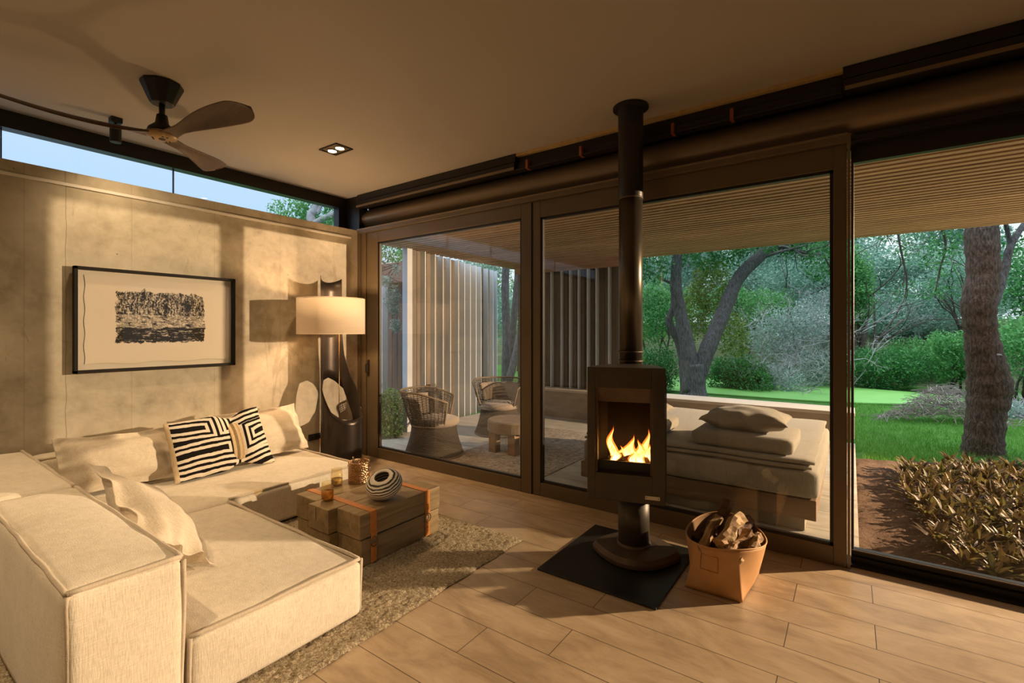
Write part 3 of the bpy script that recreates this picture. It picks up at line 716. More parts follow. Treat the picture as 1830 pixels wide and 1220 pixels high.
MB().lathe((sxc, syc, 1.63), [(.001, 0), (.02, .01), (.03, .04), (.02, .07), (.001, .08)], 16, cap=(False, False)).build('bulb', M_bulb, lp, smooth=True)
# socket on the wall
so = empty('wall_socket', (0, -.55, .30), 'double wall socket with a black plug behind the sofa end', 'socket')
MB().box(.0, .008, -.64, -.50, .265, .335).build('face_plate', mat('socket_plate', (.06, .055, .05), None, .4, .5), so, bevel=.002)
MB().box(.008, .045, -.545, -.51, .28, .32).build('plug', M_black, so, bevel=.004); MB().box(.008, .03, -.60, -.57, .285, .315).build('switch', M_black, so, bevel=.004)
mb = MB(); mb.tube([(.04, -.53, .285), (.06, -.53, .2), (.05, -.52, .1), (.08, -.50, .01), (.06, -.44, .008)], .004, 6); mb.build('flex', M_leather, so, smooth=True)
# ------------------------------------------------------------------ stove
yaw = radians(17)
SX, SY = 3.633, -.60      # pedestal axis
def SL(x, y, z): x -= .040; return (SX+x*cos(yaw)-y*sin(yaw), SY+x*sin(yaw)+y*cos(yaw), z)
def sadd(mb, x0, x1, y0, y1, z0, z1):
    return mb.add([SL(x, y, z) for x in (x0, x1) for y in (y0, y1) for z in (z0, z1)],
                  [(0,1,3,2), (4,6,7,5), (0,4,5,1), (2,3,7,6), (0,2,6,4), (1,5,7,3)])
def sprism(mb, poly, z0, z1):
    n = len(poly); return mb.add([SL(x, y, z0) for x, y in poly]+[SL(x, y, z1) for x, y in poly],
                  [tuple(range(n-1, -1, -1)), tuple(range(n, 2*n))]+[(i, (i+1) % n, n+(i+1) % n, n+i) for i in range(n)])
st = empty('wood_stove', (SX, SY, .012), 'dark steel pedestal wood stove with a lit window and tall flue', 'stove')
hw = .236; FY = -.145; zt_, zb_ = 1.225, .395
# curved body shell behind the front
def hull(k, r=1.0, inset=0):
    pts = []
    for i in range(13):
        a = pi*i/12; pts.append(((hw-.012-inset)*cos(a), FY+.03+(.40-inset)*sin(a)**.9))
    return pts
mb = MB(); outer = hull(0); inner = [(x*.93, y if i in (0, 12) else y-.02) for i, (x, y) in enumerate(outer)]
n_ = len(outer)
mb.add([SL(x, y, z) for z in (zb_, zt_-.012) for x, y in outer], [(i, i+1, n_+i+1, n_+i) for i in range(n_-1)])
sprism(mb, outer, zb_, zb_+.012)
o = mb.build('stove_body', M_stove, st, smooth=False, solid=.006)
mb = MB(); sprism(mb, [(x*1.02, y+.004) for x, y in outer]+[(-hw, FY+.01), (hw, FY+.01)], zt_-.012, zt_-.002); mb.build('top_plate', M_stove, st, bevel=.002)
# front frame
wx0, wx1, wz0, wz1 = -.185, .160, .565, 1.095
mb = MB(); sadd(mb, -hw, wx0, FY, FY+.035, zb_, zt_); sadd(mb, wx1, hw, FY, FY+.035, zb_, zt_); sadd(mb, wx0, wx1, FY, FY+.035, zb_, wz0); sadd(mb, wx0, wx1, FY, FY+.035, wz1, zt_)
fr_ = mb.build('stove_door', M_stove, st, bevel=.003)
# recessed reveal, upper baffle and lower lip
mb = MB(); d = .055
sadd(mb, wx0, wx0+.012, FY+.01, FY+d, wz0, wz1); sadd(mb, wx1-.012, wx1, FY+.01, FY+d, wz0, wz1)
mb.add([SL(x, y, z) for x in (wx0, wx1) for y, z in ((FY+.012, wz1), (FY+.05, wz1-.09), (FY+.06, wz1-.09), (FY+.06, wz1))], [(0, 1, 5, 4), (1, 2, 6, 5), (2, 3, 7, 6), (3, 0, 4, 7), (0, 3, 2, 1), (4, 5, 6, 7)])
mb.add([SL(x, y, z) for x in (wx0, wx1) for y, z in ((FY+.004, wz0-.002), (FY+.06, wz0+.012), (FY+.06, wz0-.01), (FY+.004, wz0-.012))], [(0, 1, 5, 4), (1, 2, 6, 5), (2, 3, 7, 6), (3, 0, 4, 7), (0, 3, 2, 1), (4, 5, 6, 7)])
mb.build('door_reveal', M_stove2, fr_)
M_soot = mat('sooty_firebox', (.006, .002, .0015), (.016, .004, .003), .9, ns=9)
mb = MB()
sadd(mb, wx0-.005, wx1+.01, FY+.33, FY+.34, wz0-.05, wz1); sadd(mb, wx0-.015, wx0, FY+.05, FY+.33, wz0-.05, wz1); sadd(mb, wx1, wx1+.012, FY+.05, FY+.33, wz0-.05, wz1)
sadd(mb, wx0, wx1, FY+.05, FY+.33, wz0-.05, wz0+.02); sadd(mb, wx0, wx1, FY+.05, FY+.33, wz1-.02, wz1)
mb.build('firebox', M_soot, st)
mb = MB(); sadd(mb, wx0+.002, wx1-.002, FY+.036, FY+.049, wz0, wz0+.07); mb.build('fire_bar', M_black, st)
mb = MB(); sadd(mb, wx0, wx1, FY+.050, FY+.055, wz0, wz1); mb.build('stove_glass', glass('stove_glass', (.98, .97, .95), .8), fr_)
mb = MB(); sadd(mb, .118, .205, FY-.004, FY, .425, .448); pl_ = mb.build('name_plate', mat('brushed_plate', (.62, .56, .48), None, .35, .6), st, bevel=.001)
for x in (.126, .197): MB().cyl(SL(x, FY-.004, .4365), SL(x, FY-.0055, .4365), .003, 10).build('rivet', M_black, pl_)
mb = MB(); mb.tube([SL(hw+.004, FY+.01, zb_+.03+i*.04) for i in range(20)], .004, 6); mb.build('hinge_edge', M_stove, st)
MB().lathe((SX, SY, 0), [(.098, .085), (.098, .42)], 48).build('pedestal', M_stove, st, smooth=True)
MB().lathe((SX, SY, 0), [(.106, .082), (.106, .10), (.1, .104), (.098, .104)], 48, cap=(False, False)).build('pedestal_collar', M_stove2, st, smooth=True)
# boat-shaped foot
def footfn(k, s):
    t = -1+2*k/24; return None
poly = []
for k in range(25):
    t = -1+2*k/24; poly.append((.275*t, -.205*(1-t*t)**.8-.03 if False else -.215*(1-abs(t)**2.2)-.012))
for k in range(25):
    t = 1-2*k/24; poly.append((.275*t, .215*(1-abs(t)**2.2)+.012))
mb = MB(); n_ = len(poly)
lev = [(.94, .012), (1.0, .022), (1.0, .045), (.93, .075), (.5, .088)]
vs = [SL(x*s+.052, y*s, z) for s, z in lev for x, y in poly]
fs = [(j*n_+i, j*n_+(i+1) % n_, (j+1)*n_+(i+1) % n_, (j+1)*n_+i) for j in range(len(lev)-1) for i in range(n_)]
fs += [tuple(range(n_-1, -1, -1)), tuple((len(lev)-1)*n_+i for i in range(n_))]
mb.add(vs, fs); mb.build('foot', M_stove2, st, bevel=.003)
# flue
fx, fy = 3.485, -.275
fl = MB().lathe((fx, fy, 0), [(.083, 1.215), (.083, 2.55)], 48).build('flue_pipe', M_flue, st, smooth=True)
MB().lathe((fx, fy, 0), [(.0845, 2.40), (.0870, 2.41), (.0870, 2.975), (.0845, 2.98)], 48).build('flue_pipe', mat('flue_upper', (.035, .028, .02), (.045, .035, .025), .4, .5), st, smooth=True)
for z in (2.395, 1.30, 1.235): MB().lathe((fx, fy, z), [(.084, 0), (.087, .003), (.087, .008), (.084, .011)], 48, cap=(False, False)).build('flue_band', M_stove2, st, smooth=True)
mb = MB().lathe((fx, fy, 0), [(.088, 2.90), (.088, 3.035), (.125, 3.043), (.125, 3.058)], 48); mb.build('ceiling_collar', M_black, st)
# fire and burning logs
M_flame_o = None
def flame_mat(name, stops, st_, alpha):
    m, nt, n, l, p = newmat(name); n.remove(p); out = n['Material Output']
    v = coord(n, l, 'Generated'); s = n.new('ShaderNodeSeparateXYZ'); l.new(v, s.inputs[0])
    f = noise(n, l, coord(n, l, 'Object', (22, 22, 8)), 1.5, 4, .6, .8)
    z = mth(n, l, 'ADD', s.outputs['Z'], mth(n, l, 'MULTIPLY_ADD', f, .5, -.25))
    e_ = n.new('ShaderNodeEmission'); l.new(ramp(n, l, z, stops), e_.inputs[0]); e_.inputs[1].default_value = st_
    tr = n.new('ShaderNodeBsdfTransparent'); mx = n.new('ShaderNodeMixShader'); l.new(tr.outputs[0], mx.inputs[1]); l.new(e_.outputs[0], mx.inputs[2])
    l.new(mth(n, l, 'MINIMUM', mth(n, l, 'MAXIMUM', mth(n, l, 'MULTIPLY', mth(n, l, 'SUBTRACT', alpha[1], z), alpha[0]), 0), alpha[2]), mx.inputs[0])
    l.new(mx.outputs[0], out.inputs[0]); return m
M_fo = flame_mat('flame_outer', [(.0, (1, .42, .05)), (.5, (1, .22, .02)), (1, (.7, .05, .005))], 2.2, (1.2, 1.05, .42))
M_fi = flame_mat('flame_core', [(.0, (1, .85, .38)), (.45, (1, .58, .12)), (1, (1, .25, .02))], 5.0, (3.5, 1.05, .97))
fire = empty('fire', SL(0, FY+.19, wz0+.03), 'orange fire burning behind the stove window', 'fire')
def tongue(x, y, w, h, seed, lean):
    R = random.Random(seed); ph = R.uniform(0, 6)
    for nm, k, mt in (('flame', 1.0, M_fo), ('flame', .66, M_fi)):
        mb = MB()
        def fn(u, v):
            a = 2*pi*u; env = (sin(pi*min(1, .16+v*.84))**.9)*(1-v**1.5)*1.25+.02*(1-v)
            r = w*k*env*(1+.14*sin(3*a+ph+v*4)); cx = x+lean*v*v+.014*sin(v*7+ph); 
            return SL(cx+r*cos(a), y+r*.45*sin(a)+.01*sin(v*5), wz0+.035+h*(.75+.25*k)*v)
        mb.grid(fn, 18, 16, closed_u=True).build(nm, mt, fire, smooth=True)
FL = [(-.105, .20, .030, .235, 1, .0), (-.085, .17, .030, .12, 2, -.01), (-.05, .22, .022, .10, 9, .0), (.0, .17, .030, .16, 3, .012), (.03, .20, .034, .185, 4, -.006), (.065, .16, .036, .165, 5, .012), (.10, .20, .034, .14, 6, .01),
      (.125, .19, .028, .235, 7, -.006), (.145, .16, .022, .16, 8, -.012), (.045, .14, .028, .11, 10, -.01), (.09, .14, .03, .12, 12, 0)]
for x, y, w_, h_, sd, ln in FL: tongue(x, FY+y, w_, h_, sd, ln)
M_char = mat('charred_wood', (.02, .012, .008), (.10, .03, .01), .9, ns=18)
def log_mesh(mb, a, b, r, seed, split=True):
    R = random.Random(seed); a = Vector(a); b = Vector(b); d = (b-a).normalized(); u = d.orthogonal().normalized(); w = d.cross(u); N = 12; M_ = 9
    rot = R.uniform(0, 6); prof = []
    for k in range(N):
        t = 2*pi*k/N; q = (1.0 if (k/N) < .55 else .55+.25*R.random()) if split else 1
        prof.append(q*R.uniform(.86, 1.12))
    vs = []
    for j in range(M_):
        t = j/(M_-1); c = a.lerp(b, t)+u*.012*sin(t*5+seed)+w*.008*sin(t*8+seed)
        for k in range(N):
            g = 2*pi*k/N+rot; rr = r*prof[k]*(1+.12*sin(t*9+k*1.7+seed)+R.uniform(-.13, .13)); vs.append(c+(u*cos(g)+w*sin(g))*rr)
    fs = [(j*N+k, j*N+(k+1) % N, (j+1)*N+(k+1) % N, (j+1)*N+k) for j in range(M_-1) for k in range(N)]
    fs += [tuple(range(N-1, -1, -1)), tuple((M_-1)*N+k for k in range(N))]
    mb.add(vs, fs); return mb
for i, (a, b, r) in enumerate(((SL(-.13, FY+.20, wz0+.045), SL(.08, FY+.24, wz0+.05), .026), (SL(-.02, FY+.16, wz0+.045), SL(.14, FY+.21, wz0+.055), .028))):
    mb = MB(); log_mesh(mb, a, b, r, 30+i); mb.build('burning_log', M_char, None, loc=a, label=('burning log at the back of the firebox', 'burning log at the front of the firebox')[i], cat='log', group='logs in the stove')
MB().box(3.22, 3.95, -1.11, -.30, 0.001, .012).build('hearth_plate', M_plate, None, loc=(3.585, -.7, .001), bevel=.002, label='square black steel hearth plate under the stove', cat='floor plate')

# ------------------------------------------------------------------ leather log basket
bk = empty('log_basket', (4.16, -.52, .003), 'tan leather log basket beside the stove', 'basket')
A_ = [(4.005, -.785), (4.300, -.775), (4.330, -.30), (4.020, -.28)]   # base corners
rim_c = (4.175, -.600); 
def basket(u, v, off=0):
    k = u*4; i = int(k) % 4; t = k-int(k); p0 = A_[i]; p1 = A_[(i+1) % 4]
    bx_ = p0[0]+(p1[0]-p0[0])*t; by_ = p0[1]+(p1[1]-p0[1])*t
    cx, cy = 4.164, -.535
    a = atan2(by_-cy, bx_-cx); sx_, sy_ = .212, .262
    rx, ry = rim_c[0]+sx_*cos(a), rim_c[1]+.04+sy_*sin(a)
    q = v**.75; hz = .275+.022*cos(2*(a-1.9)); 
    # the low front of the rim
    hz -= .022*math.exp(-((a+1.5)/.8)**2)
    x = bx_*(1-q)+rx*q; y = by_*(1-q)+ry*q
    s = 1-off/.2
    return (cx+(x-cx)*s, cy+(y-cy)*s, .004+hz*v+(off if v == 0 else 0))
mb = MB(); mb.grid(lambda u, v: basket(u, v), 96, 14, closed_u=True); mb.build('basket_wall', M_tan, bk, smooth=True, solid=.005)
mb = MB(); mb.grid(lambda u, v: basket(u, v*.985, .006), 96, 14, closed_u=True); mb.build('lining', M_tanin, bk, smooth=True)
mb = MB(); mb.tube([basket(k/96, 1.0) for k in range(96)], .0045, 6, closed=True); mb.build('rim', M_tan, bk, smooth=True)
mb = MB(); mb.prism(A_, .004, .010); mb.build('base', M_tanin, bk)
# stitched handle patch on the front
mb = MB(); fr = [(.06, .47), (.15, .47), (.15, .70), (.06, .70)]; pts = []
def onfront(u, v):
    p = basket(u, v); return (p[0], p[1]-.006, p[2])
P4 = [onfront(u, v) for u, v in ((.060, .52), (.150, .50), (.150, .82), (.060, .84))]
pp = []
for a, b in zip(P4, P4[1:]+P4[:1]):
    for i in range(6): pp.append(tuple(Vector(a).lerp(Vector(b), i/6)))
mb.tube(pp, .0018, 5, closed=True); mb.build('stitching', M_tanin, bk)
# firewood pieces
M_log = [wood('split_firewood', (.46, .29, .15), (.12, .065, .035), 0, .85, 1.6, bs=.8), wood('dark_firewood', (.20, .11, .065), (.05, .028, .018), 0, .9, 1.6, bs=.8), wood('pale_firewood', (.60, .42, .22), (.34, .20, .10), 1, .85, 1.2, bs=.6)]
LG = [((4.06, -.74, .18), (4.14, -.52, .345), .030, 2, 'pale bleached stick leaning to the left in the basket'),
      ((4.10, -.60, .26), (4.16, -.42, .40), .034, 1, 'dark twisted log standing tallest in the basket'),
      ((4.17, -.72, .27), (4.24, -.50, .375), .042, 2, 'thick pale split log on top of the pile'),
      ((4.23, -.74, .235), (4.30, -.55, .29), .036, 0, 'ragged split log right of the thick pale one'),
      ((4.31, -.70, .225), (4.34, -.50, .28), .032, 0, 'curved pale split log at the right rim'),
      ((4.08, -.80, .235), (4.19, -.765, .235), .020, 2, 'small smooth log lying at the front rim'),
      ((4.12, -.70, .17), (4.32, -.60, .19), .045, 1, 'dark log at the bottom of the basket'),
      ((4.24, -.795, .225), (4.30, -.74, .232), .019, 2, 'short round stub at the front right rim'),
      ((4.02, -.60, .20), (4.12, -.42, .30), .035, 1, 'dark log at the back left of the basket'),
      ((4.22, -.60, .22), (4.26, -.36, .30), .042, 1, 'dark log at the back right of the basket')]
for i, (a, b, r, k, lab) in enumerate(LG):
    mb = MB(); log_mesh(mb, a, b, r, 50+i*3); mb.build('firewood_log', M_log[k], None, loc=a, label=lab, cat='log', group='firewood in the basket')

# ------------------------------------------------------------------ ceiling fan
hx, hy_, hz_ = 1.12, -2.35, 2.715
fan = empty('ceiling_fan', (hx, hy_, 3.058), 'black ceiling fan with three walnut blades', 'fan')
mb = MB(); mb.lathe((hx, hy_, 0), [(.060, 2.925), (.068, 2.93), (.118, 3.045), (.118, 3.058)], 10); mb.build('canopy', M_black, fan, bevel=.004)
MB().lathe((hx, hy_, 0), [(.017, 2.78), (.017, 2.93)], 20).build('down_rod', M_black, fan, smooth=True)
MB().lathe((hx, hy_, 0), [(.018, 2.86), (.030, 2.855), (.038, 2.80), (.075, 2.765), (.082, 2.74), (.05, 2.735)], 32).build('motor', M_black, fan, smooth=True)
M_walnut = wood('walnut_blade', (.095, .048, .022), (.045, .022, .010), 0, .45, .7)
M_hub = wood('pale_hub', (.42, .27, .13), (.28, .17, .08), 0, .45)
hb_ = MB().lathe((hx, hy_, 0), [(.001, 2.700), (.06, 2.702), (.085, 2.715), (.09, 2.735)], 40, cap=(False, True)).build('hub_cover', M_hub, fan, smooth=True)
MB().lathe((hx, hy_, 2.697), [(.001, 0), (.018, 0), (.018, .006)], 16).build('screw_cap', M_black, hb_)
for k in range(3):
    for q in (-.25, .25):
        a = 2*pi*k/3+q; MB().lathe((hx+.05*cos(a), hy_+.05*sin(a), 2.698), [(.001, 0), (.006, 0), (.006, .006)], 8).build('screw', M_black, hb_)
for aa in (13, 133, 253):
    a0 = radians(aa); mb = MB()
    def bl(u, v):
        s = 1-(1-v)**1.6; L = .055+s*.73
        wdt = .055+(.155-.055)*math.sin(min(1, s*1.15)*pi/2)**2.0*1.0 if s < .87 else .155*sqrt(max(0, 1-((s-.87)/.13)**2))+.0
        if s < .35: wdt = .115-.055*sin(pi*s/.35*.5)+.035*max(0, s-.2)/.15
        else: wdt = (.095+.085*sin(pi*(s-.35)/1.1))*(1 if s < .86 else sqrt(max(0.0001, 1-((s-.86)/.14)**2)))
        t = 2*pi*u; cx = cos(t); th = .011*(1-.55*s)
        sweep = -.05*sin(pi*s*.9)+.03*s; tw = radians(-26*(1-s*.3))*min(1, s/.25)
        yy = cx*wdt/2; zz = sin(t)*th+.012*(1-cx*cx)
        y2 = yy*cos(tw)-zz*sin(tw); z2 = yy*sin(tw)+zz*cos(tw)
        x, y = L, sweep+y2
        return (hx+x*cos(a0)-y*sin(a0), hy_+x*sin(a0)+y*cos(a0), hz_+.004+z2+.045*s*s)
    mb.grid(bl, 20, 34, closed_u=True); o = mb.build('blade', M_walnut, fan, smooth=True)
# recessed twin downlight
dl = empty('recessed_downlight', (1.07, -1.03, 3.06), 'square twin recessed downlight in the ceiling', 'ceiling light')
R_ = radians(0); mb = MB(); cx, cy = 1.07, -1.03; a, b = .125, .085
for (x0, x1, y0_, y1_) in ((-a, a, -b, -b+.012), (-a, a, b-.012, b), (-a, -a+.012, -b, b), (a-.012, a, -b, b)): mb.box(cx+x0, cx+x1, cy+y0_, cy+y1_, 3.050, 3.0595)
mb.build('trim_ring', M_dark, dl)
mb = MB(); mb.box(cx-a+.01, cx+a-.01, cy-b+.01, cy+b-.01, 3.0575, 3.0595); mb.build('can', M_brass, dl)
M_lens = mat('lamp_lens', (1, .9, .7)); p_ = M_lens.node_tree.nodes['Principled BSDF']; p_.inputs['Emission Color'].default_value = (1, .80, .5, 1); p_.inputs['Emission Strength'].default_value = 14
for q in (-.055, .055):
    MB().lathe((cx+q, cy, 3.052), [(.001, 0), (.034, .0), (.034, .004)], 24).build('lamp_lens', M_lens, dl)
    mb = MB(); mb.tube([(cx+q+.044*cos(t), cy+.044*sin(t), 3.053) for t in [2*pi*k/28 for k in range(28)]], .006, 6, closed=True); mb.build('reflector', M_chrome, dl, smooth=True)
# small black spotlight beside the fan
sp = empty('spotlight', (.25, -2.36, 3.06), 'small black cylinder spotlight near the clerestory window', 'spotlight')
MB().box(.215, .285, -2.395, -2.325, 3.02, 3.059).build('mount', M_black, sp, bevel=.003)
MB().cyl((.25, -2.36, 3.02), (.25, -2.36, 3.0), .008, 10).build('stem', M_black, sp)
MB().lathe((.25, -2.36, 0), [(.034, 2.875), (.036, 2.88), (.036, 3.0), (.033, 3.003)], 24).build('lamp_head', M_black, sp)
# ------------------------------------------------------------------ daybed on the terrace
M_ticking = fabric('taupe_canvas', (.40, .345, .27), (.32, .275, .21), 300, .4)
M_base = wood('daybed_oak', (.30, .19, .11), (.19, .115, .065), 0, .65, .8)
M_plinth = mat('daybed_plinth', (.36, .30, .22), (.30, .25, .18), .8)
db = empty('daybed', (3.65, 1.4, 0), 'large square outdoor daybed with taupe mattress behind the stove', 'daybed')
MB().box(2.72, 4.575, .44, 2.40, .10, .245).build('frame', M_base, db, bevel=.006)
MB().box(2.80, 4.50, .50, 2.32, .0, .10).build('plinth', M_plinth, db)
rounded(2.74, 4.59, .42, 2.42, .245, .455, r=.05, bulge=(.012, .012, .015), n=20, noise=.004).build('mattress', M_ticking, db, smooth=True)
sh_ = rounded(2.76, 4.55, .425, 2.40, .455, .485, r=.014, n=20, noise=.006).build('mattress_topper', M_ticking, db, smooth=True)
rounded(2.77, 4.57, .44, 2.40, .487, .520, r=.016, n=20, noise=.006).build('mattress_topper', M_ticking, db, smooth=True)
for nm, b, lab in (('cushion', (3.70, 4.43, .50, 1.15, .524, .640), 'flat taupe seat cushion at the right end of the daybed'), ('cushion', (2.85, 3.42, .50, 1.15, .524, .63), 'flat taupe seat cushion at the left end of the daybed')):
    rounded(*b, r=.035, bulge=(.01, .01, .012), n=14, noise=.004).build(nm, M_ticking, None, smooth=True, loc=((b[0]+b[1])/2, (b[2]+b[3])/2, .524), label=lab, cat='cushion')
pillow('cushion', M_ticking, (3.72, 1.12, .72), (4.38, 1.12, .72), (4.40, .53, .735), (3.74, .53, .725), .19, .004, .03, label='plump taupe pillow on the right daybed cushion', seed=2, cat='pillow')
pillow('cushion', M_ticking, (2.86, 1.12, .71), (3.40, 1.12, .72), (3.42, .53, .725), (2.88, .53, .715), .18, .004, .03, label='plump taupe pillow on the left daybed cushion', seed=4, cat='pillow')

# ------------------------------------------------------------------ woven armchairs
M_rope = mat('brown_rope', (.075, .056, .04), (.05, .037, .027), .8, ns=40)
M_seatc = fabric('grey_brown_cushion', (.34, .28, .22), (.27, .22, .17), 300, .4)
def tub(v):  # profile radius over height of the hourglass
    z = v
    if z < .36: return .34-.085*sin(pi/2*(z/.36))**1.1
    return .255+.125*((z-.36)/.40)**.8
def chair(loc, rz, lab):
    c = empty('woven_armchair', (0, 0, 0), lab, 'armchair', None)
    lin = MB(); ropes = MB(); vert = MB()
    def P(a, z, o=0):
        r = tub(z)+o; return (r*cos(a)*1.02, r*sin(a), z)
    def top(a):  # a=pi is the back, open at a=0
        k = abs((a % (2*pi))-pi); return .76-.11*max(0, (k-1.2)/.95)**1.2
    A0, A1 = pi-2.15, pi+2.15
    nr = 26
    for i in range(nr):          # skirt ropes
        z = .012+.35*i/nr; ropes.tube([P(2*pi*k/48, z) for k in range(48)], .0062, 5, closed=True)
    sk = ropes.build('skirt', M_rope, c, smooth=True)
    ropes = MB()
    for i in range(19):
        s = (i+.5)/19
        pts = []
        for k in range(41):
            a = A0+(A1-A0)*k/40; z = .37+(top(a)-.37)*s; pts.append(P(a, z))
        ropes.tube(pts, .0055, 5)
    for k in range(34):
        a = A0+(A1-A0)*k/33
        ropes.tube([P(a, .37+(top(a)-.37)*j/6, .003) for j in range(7)], .004, 5)
    ropes.build('backrest', M_rope, c, smooth=True)
    mb = MB(); pts = [P(A0, z) for z in (.37, .5, .6)]+[P(A0+(A1-A0)*k/48, top(A0+(A1-A0)*k/48)) for k in range(49)]+[P(A1, z) for z in (.6, .5, .37)]
    mb.tube(pts, .013, 8); mb.tube([P(2*pi*k/48, .365) for k in range(48)], .012, 6, closed=True); mb.tube([P(2*pi*k/48, .012) for k in range(48)], .012, 6, closed=True)
    mb.build('frame', mat('rope_rail', (.20, .155, .11), (.15, .115, .08), .7), c, smooth=True)
    mb = MB(); mb.lathe((.03, 0, 0), [(.001, .345), (.22, .345), (.262, .37), (.27, .40), (.255, .43), (.20, .447), (.001, .452)], 40, cap=(False, False)); mb.build('seat', M_seatc, c, smooth=True)
    mb = MB()
    def bk_(u, v):
        a = pi-1.15+2.3*u; z = .45+.24*v; r = tub(z)-.035-.035*sin(pi*u)*sin(pi*v); return (r*cos(a), r*sin(a), z)
    mb.grid(bk_, 20, 10); mb.build('back_cushion', M_seatc, c, smooth=True, solid=.03)
    c.location = loc; c.rotation_euler = (0, 0, rz); return c
ch1 = chair((.76, .50, 0), radians(35), 'brown woven rope armchair nearest the left door, seen from its side')
ch2 = copy_tree(ch1); ch2.location = (.66, 1.90, 0); ch2.rotation_euler = (0, 0, radians(-62))
ch2['label'] = 'brown woven rope armchair farther back beside the slab table'
for c in (ch1, ch2): c['group'] = 'woven terrace armchairs'
tb = empty('side_table', (1.42, 1.18, 0), 'thick oval timber slab side table on block legs by the armchairs', 'table')
M_slab = mat('slab_timber', (.28, .215, .15), (.18, .13, .09), .7, ns=9)
mb = MB(); mb.lathe((1.42, 1.18, 0), [(.30, .245), (.315, .255), (.315, .37), (.30, .385)], 48, sx=1.0, sy=.95); mb.build('table_top', M_slab, tb)
for x, y in ((1.28, 1.00), (1.56, 1.00), (1.30, 1.38), (1.58, 1.36)): MB().box(x-.055, x+.045, y-.05, y+.05, .0, .245).build('leg', M_base, tb, bevel=.003)
m, nt, n, l, p = newmat('faded_outdoor_rug'); p.inputs['Roughness'].default_value = 1
v = coord(n, l, 'Object'); f = noise(n, l, v, 9, 6, .75, 2.0)
l.new(ramp(n, l, f, [(.40, (.24, .19, .15)), (.52, (.40, .33, .26)), (.6, (.52, .45, .36))]), p.inputs['Base Color']); bump(n, l, p, f, .4, .01)
o = MB().box(.95, 2.28, .24, 2.6, -.003, .004).build('outdoor_rug', m, None, loc=(1.6, 1.3, 0), label='faded patterned rug on the terrace under the slab table', cat='rug')
for r_o in (ch1, tb): pass
ch1.location.z = .0; 

# ------------------------------------------------------------------ ground
def ground_mat(name, a, b, c, s1, s2, bs=.5):
    m, nt, n, l, p = newmat(name); p.inputs['Roughness'].default_value = 1; p.inputs['Specular IOR Level'].default_value = .1
    v = coord(n, l, 'Object'); f = noise(n, l, v, s1, 6, .7); g = noise(n, l, v, s2, 5, .7)
    t = mth(n, l, 'ADD', mth(n, l, 'MULTIPLY', f, .55), mth(n, l, 'MULTIPLY', g, .45))
    l.new(ramp(n, l, t, [(.38, a), (.5, b), (.62, c)]), p.inputs['Base Color']); bump(n, l, p, g, bs, .03); return m
M_lawn = ground_mat('lawn_ground', (.035, .09, .018), (.06, .16, .03), (.09, .22, .045), 2, 40)
M_soil = ground_mat('raked_soil', (.10, .062, .042), (.165, .105, .072), (.23, .155, .11), 3, 60, 1.0)
M_far = ground_mat('woodland_floor', (.03, .05, .02), (.07, .09, .04), (.12, .14, .07), .5, 6)
def terrain(name, x0, x1, y0, y1, nx, ny, fn, m, **kw):
    mb = MB(); mb.add([(x0+(x1-x0)*i/nx, y0+(y1-y0)*j/ny, fn(x0+(x1-x0)*i/nx, y0+(y1-y0)*j/ny)) for j in range(ny+1) for i in range(nx+1)],
        [(j*(nx+1)+i, j*(nx+1)+i+1, (j+1)*(nx+1)+i+1, (j+1)*(nx+1)+i) for j in range(ny) for i in range(nx)])
    return mb.build(name, m, None, smooth=True, **kw)
def gz(x, y):
    far = max(0, y-13.5); return -.13+.012*sin(x*1.3)*cos(y*.9)+min(2.1, .16*far**1.1)
struct(terrain('ground', -30, 45, .2, 13.8, 150, 40, gz, M_lawn)); struct(terrain('ground_far', -30, 45, 13.8, 60, 150, 90, gz, M_far))
def soilz(x, y):
    e = min(1, min(x-4.80, 9.0-x, y-.1, (3.75-.25*sin(x*1.7)+.05*(x-5))-y)/.10+.6); return -.10+.035*min(1, e)+.010*sin(x*30+2*sin(y*3))*.5+rng.normal(0, .004)-(.1 if e < 0 else 0)
struct(terrain('ground_bed', 4.82, 9.0, .18, 3.95, 200, 190, soilz, M_soil))
M_pond = mat('duckweed_green', (.15, .38, .07), (.20, .45, .10), .55, ns=2)
mb = MB(); poly = []
for k in range(60):
    a = 2*pi*k/60; poly.append((2.2+4.7*cos(a)+.25*sin(3*a), 10.75+(2.35+.12*sin(5*a))*sin(a)*(1 if sin(a) > 0 else .78)))
mb.prism(poly, -.12, -.092); struct(mb.build('pond', M_pond))

# ------------------------------------------------------------------ foliage
def leafmat(name, c1, c2, c3, rough=.55):
    m, nt, n, l, p = newmat(name); p.inputs['Roughness'].default_value = rough; p.inputs['Specular IOR Level'].default_value = .3
    g = n.new('ShaderNodeNewGeometry'); big = noise(n, l, coord(n, l, 'Object'), 1.1, 3)
    t = mth(n, l, 'ADD', mth(n, l, 'MULTIPLY', g.outputs['Random Per Island'], .6), mth(n, l, 'MULTIPLY', big, .5))
    col = ramp(n, l, t, [(.15, c1), (.5, c2), (.9, c3)]); l.new(col, p.inputs['Base Color'])
    tr = n.new('ShaderNodeBsdfTranslucent'); l.new(col, tr.inputs[0]); mx = n.new('ShaderNodeMixShader'); mx.inputs[0].default_value = .35
    l.new(p.outputs[0], mx.inputs[1]); l.new(tr.outputs[0], mx.inputs[2]); l.new(mx.outputs[0], n['Material Output'].inputs[0]); return m
G_dark = leafmat('leaf_dark_green', (.02, .10, .025), (.045, .20, .05), (.11, .34, .09))
G_mid = leafmat('leaf_mid_green', (.04, .17, .045), (.10, .32, .09), (.22, .50, .17))
G_yel = leafmat('leaf_olive', (.08, .13, .02), (.16, .26, .045), (.28, .38, .09))
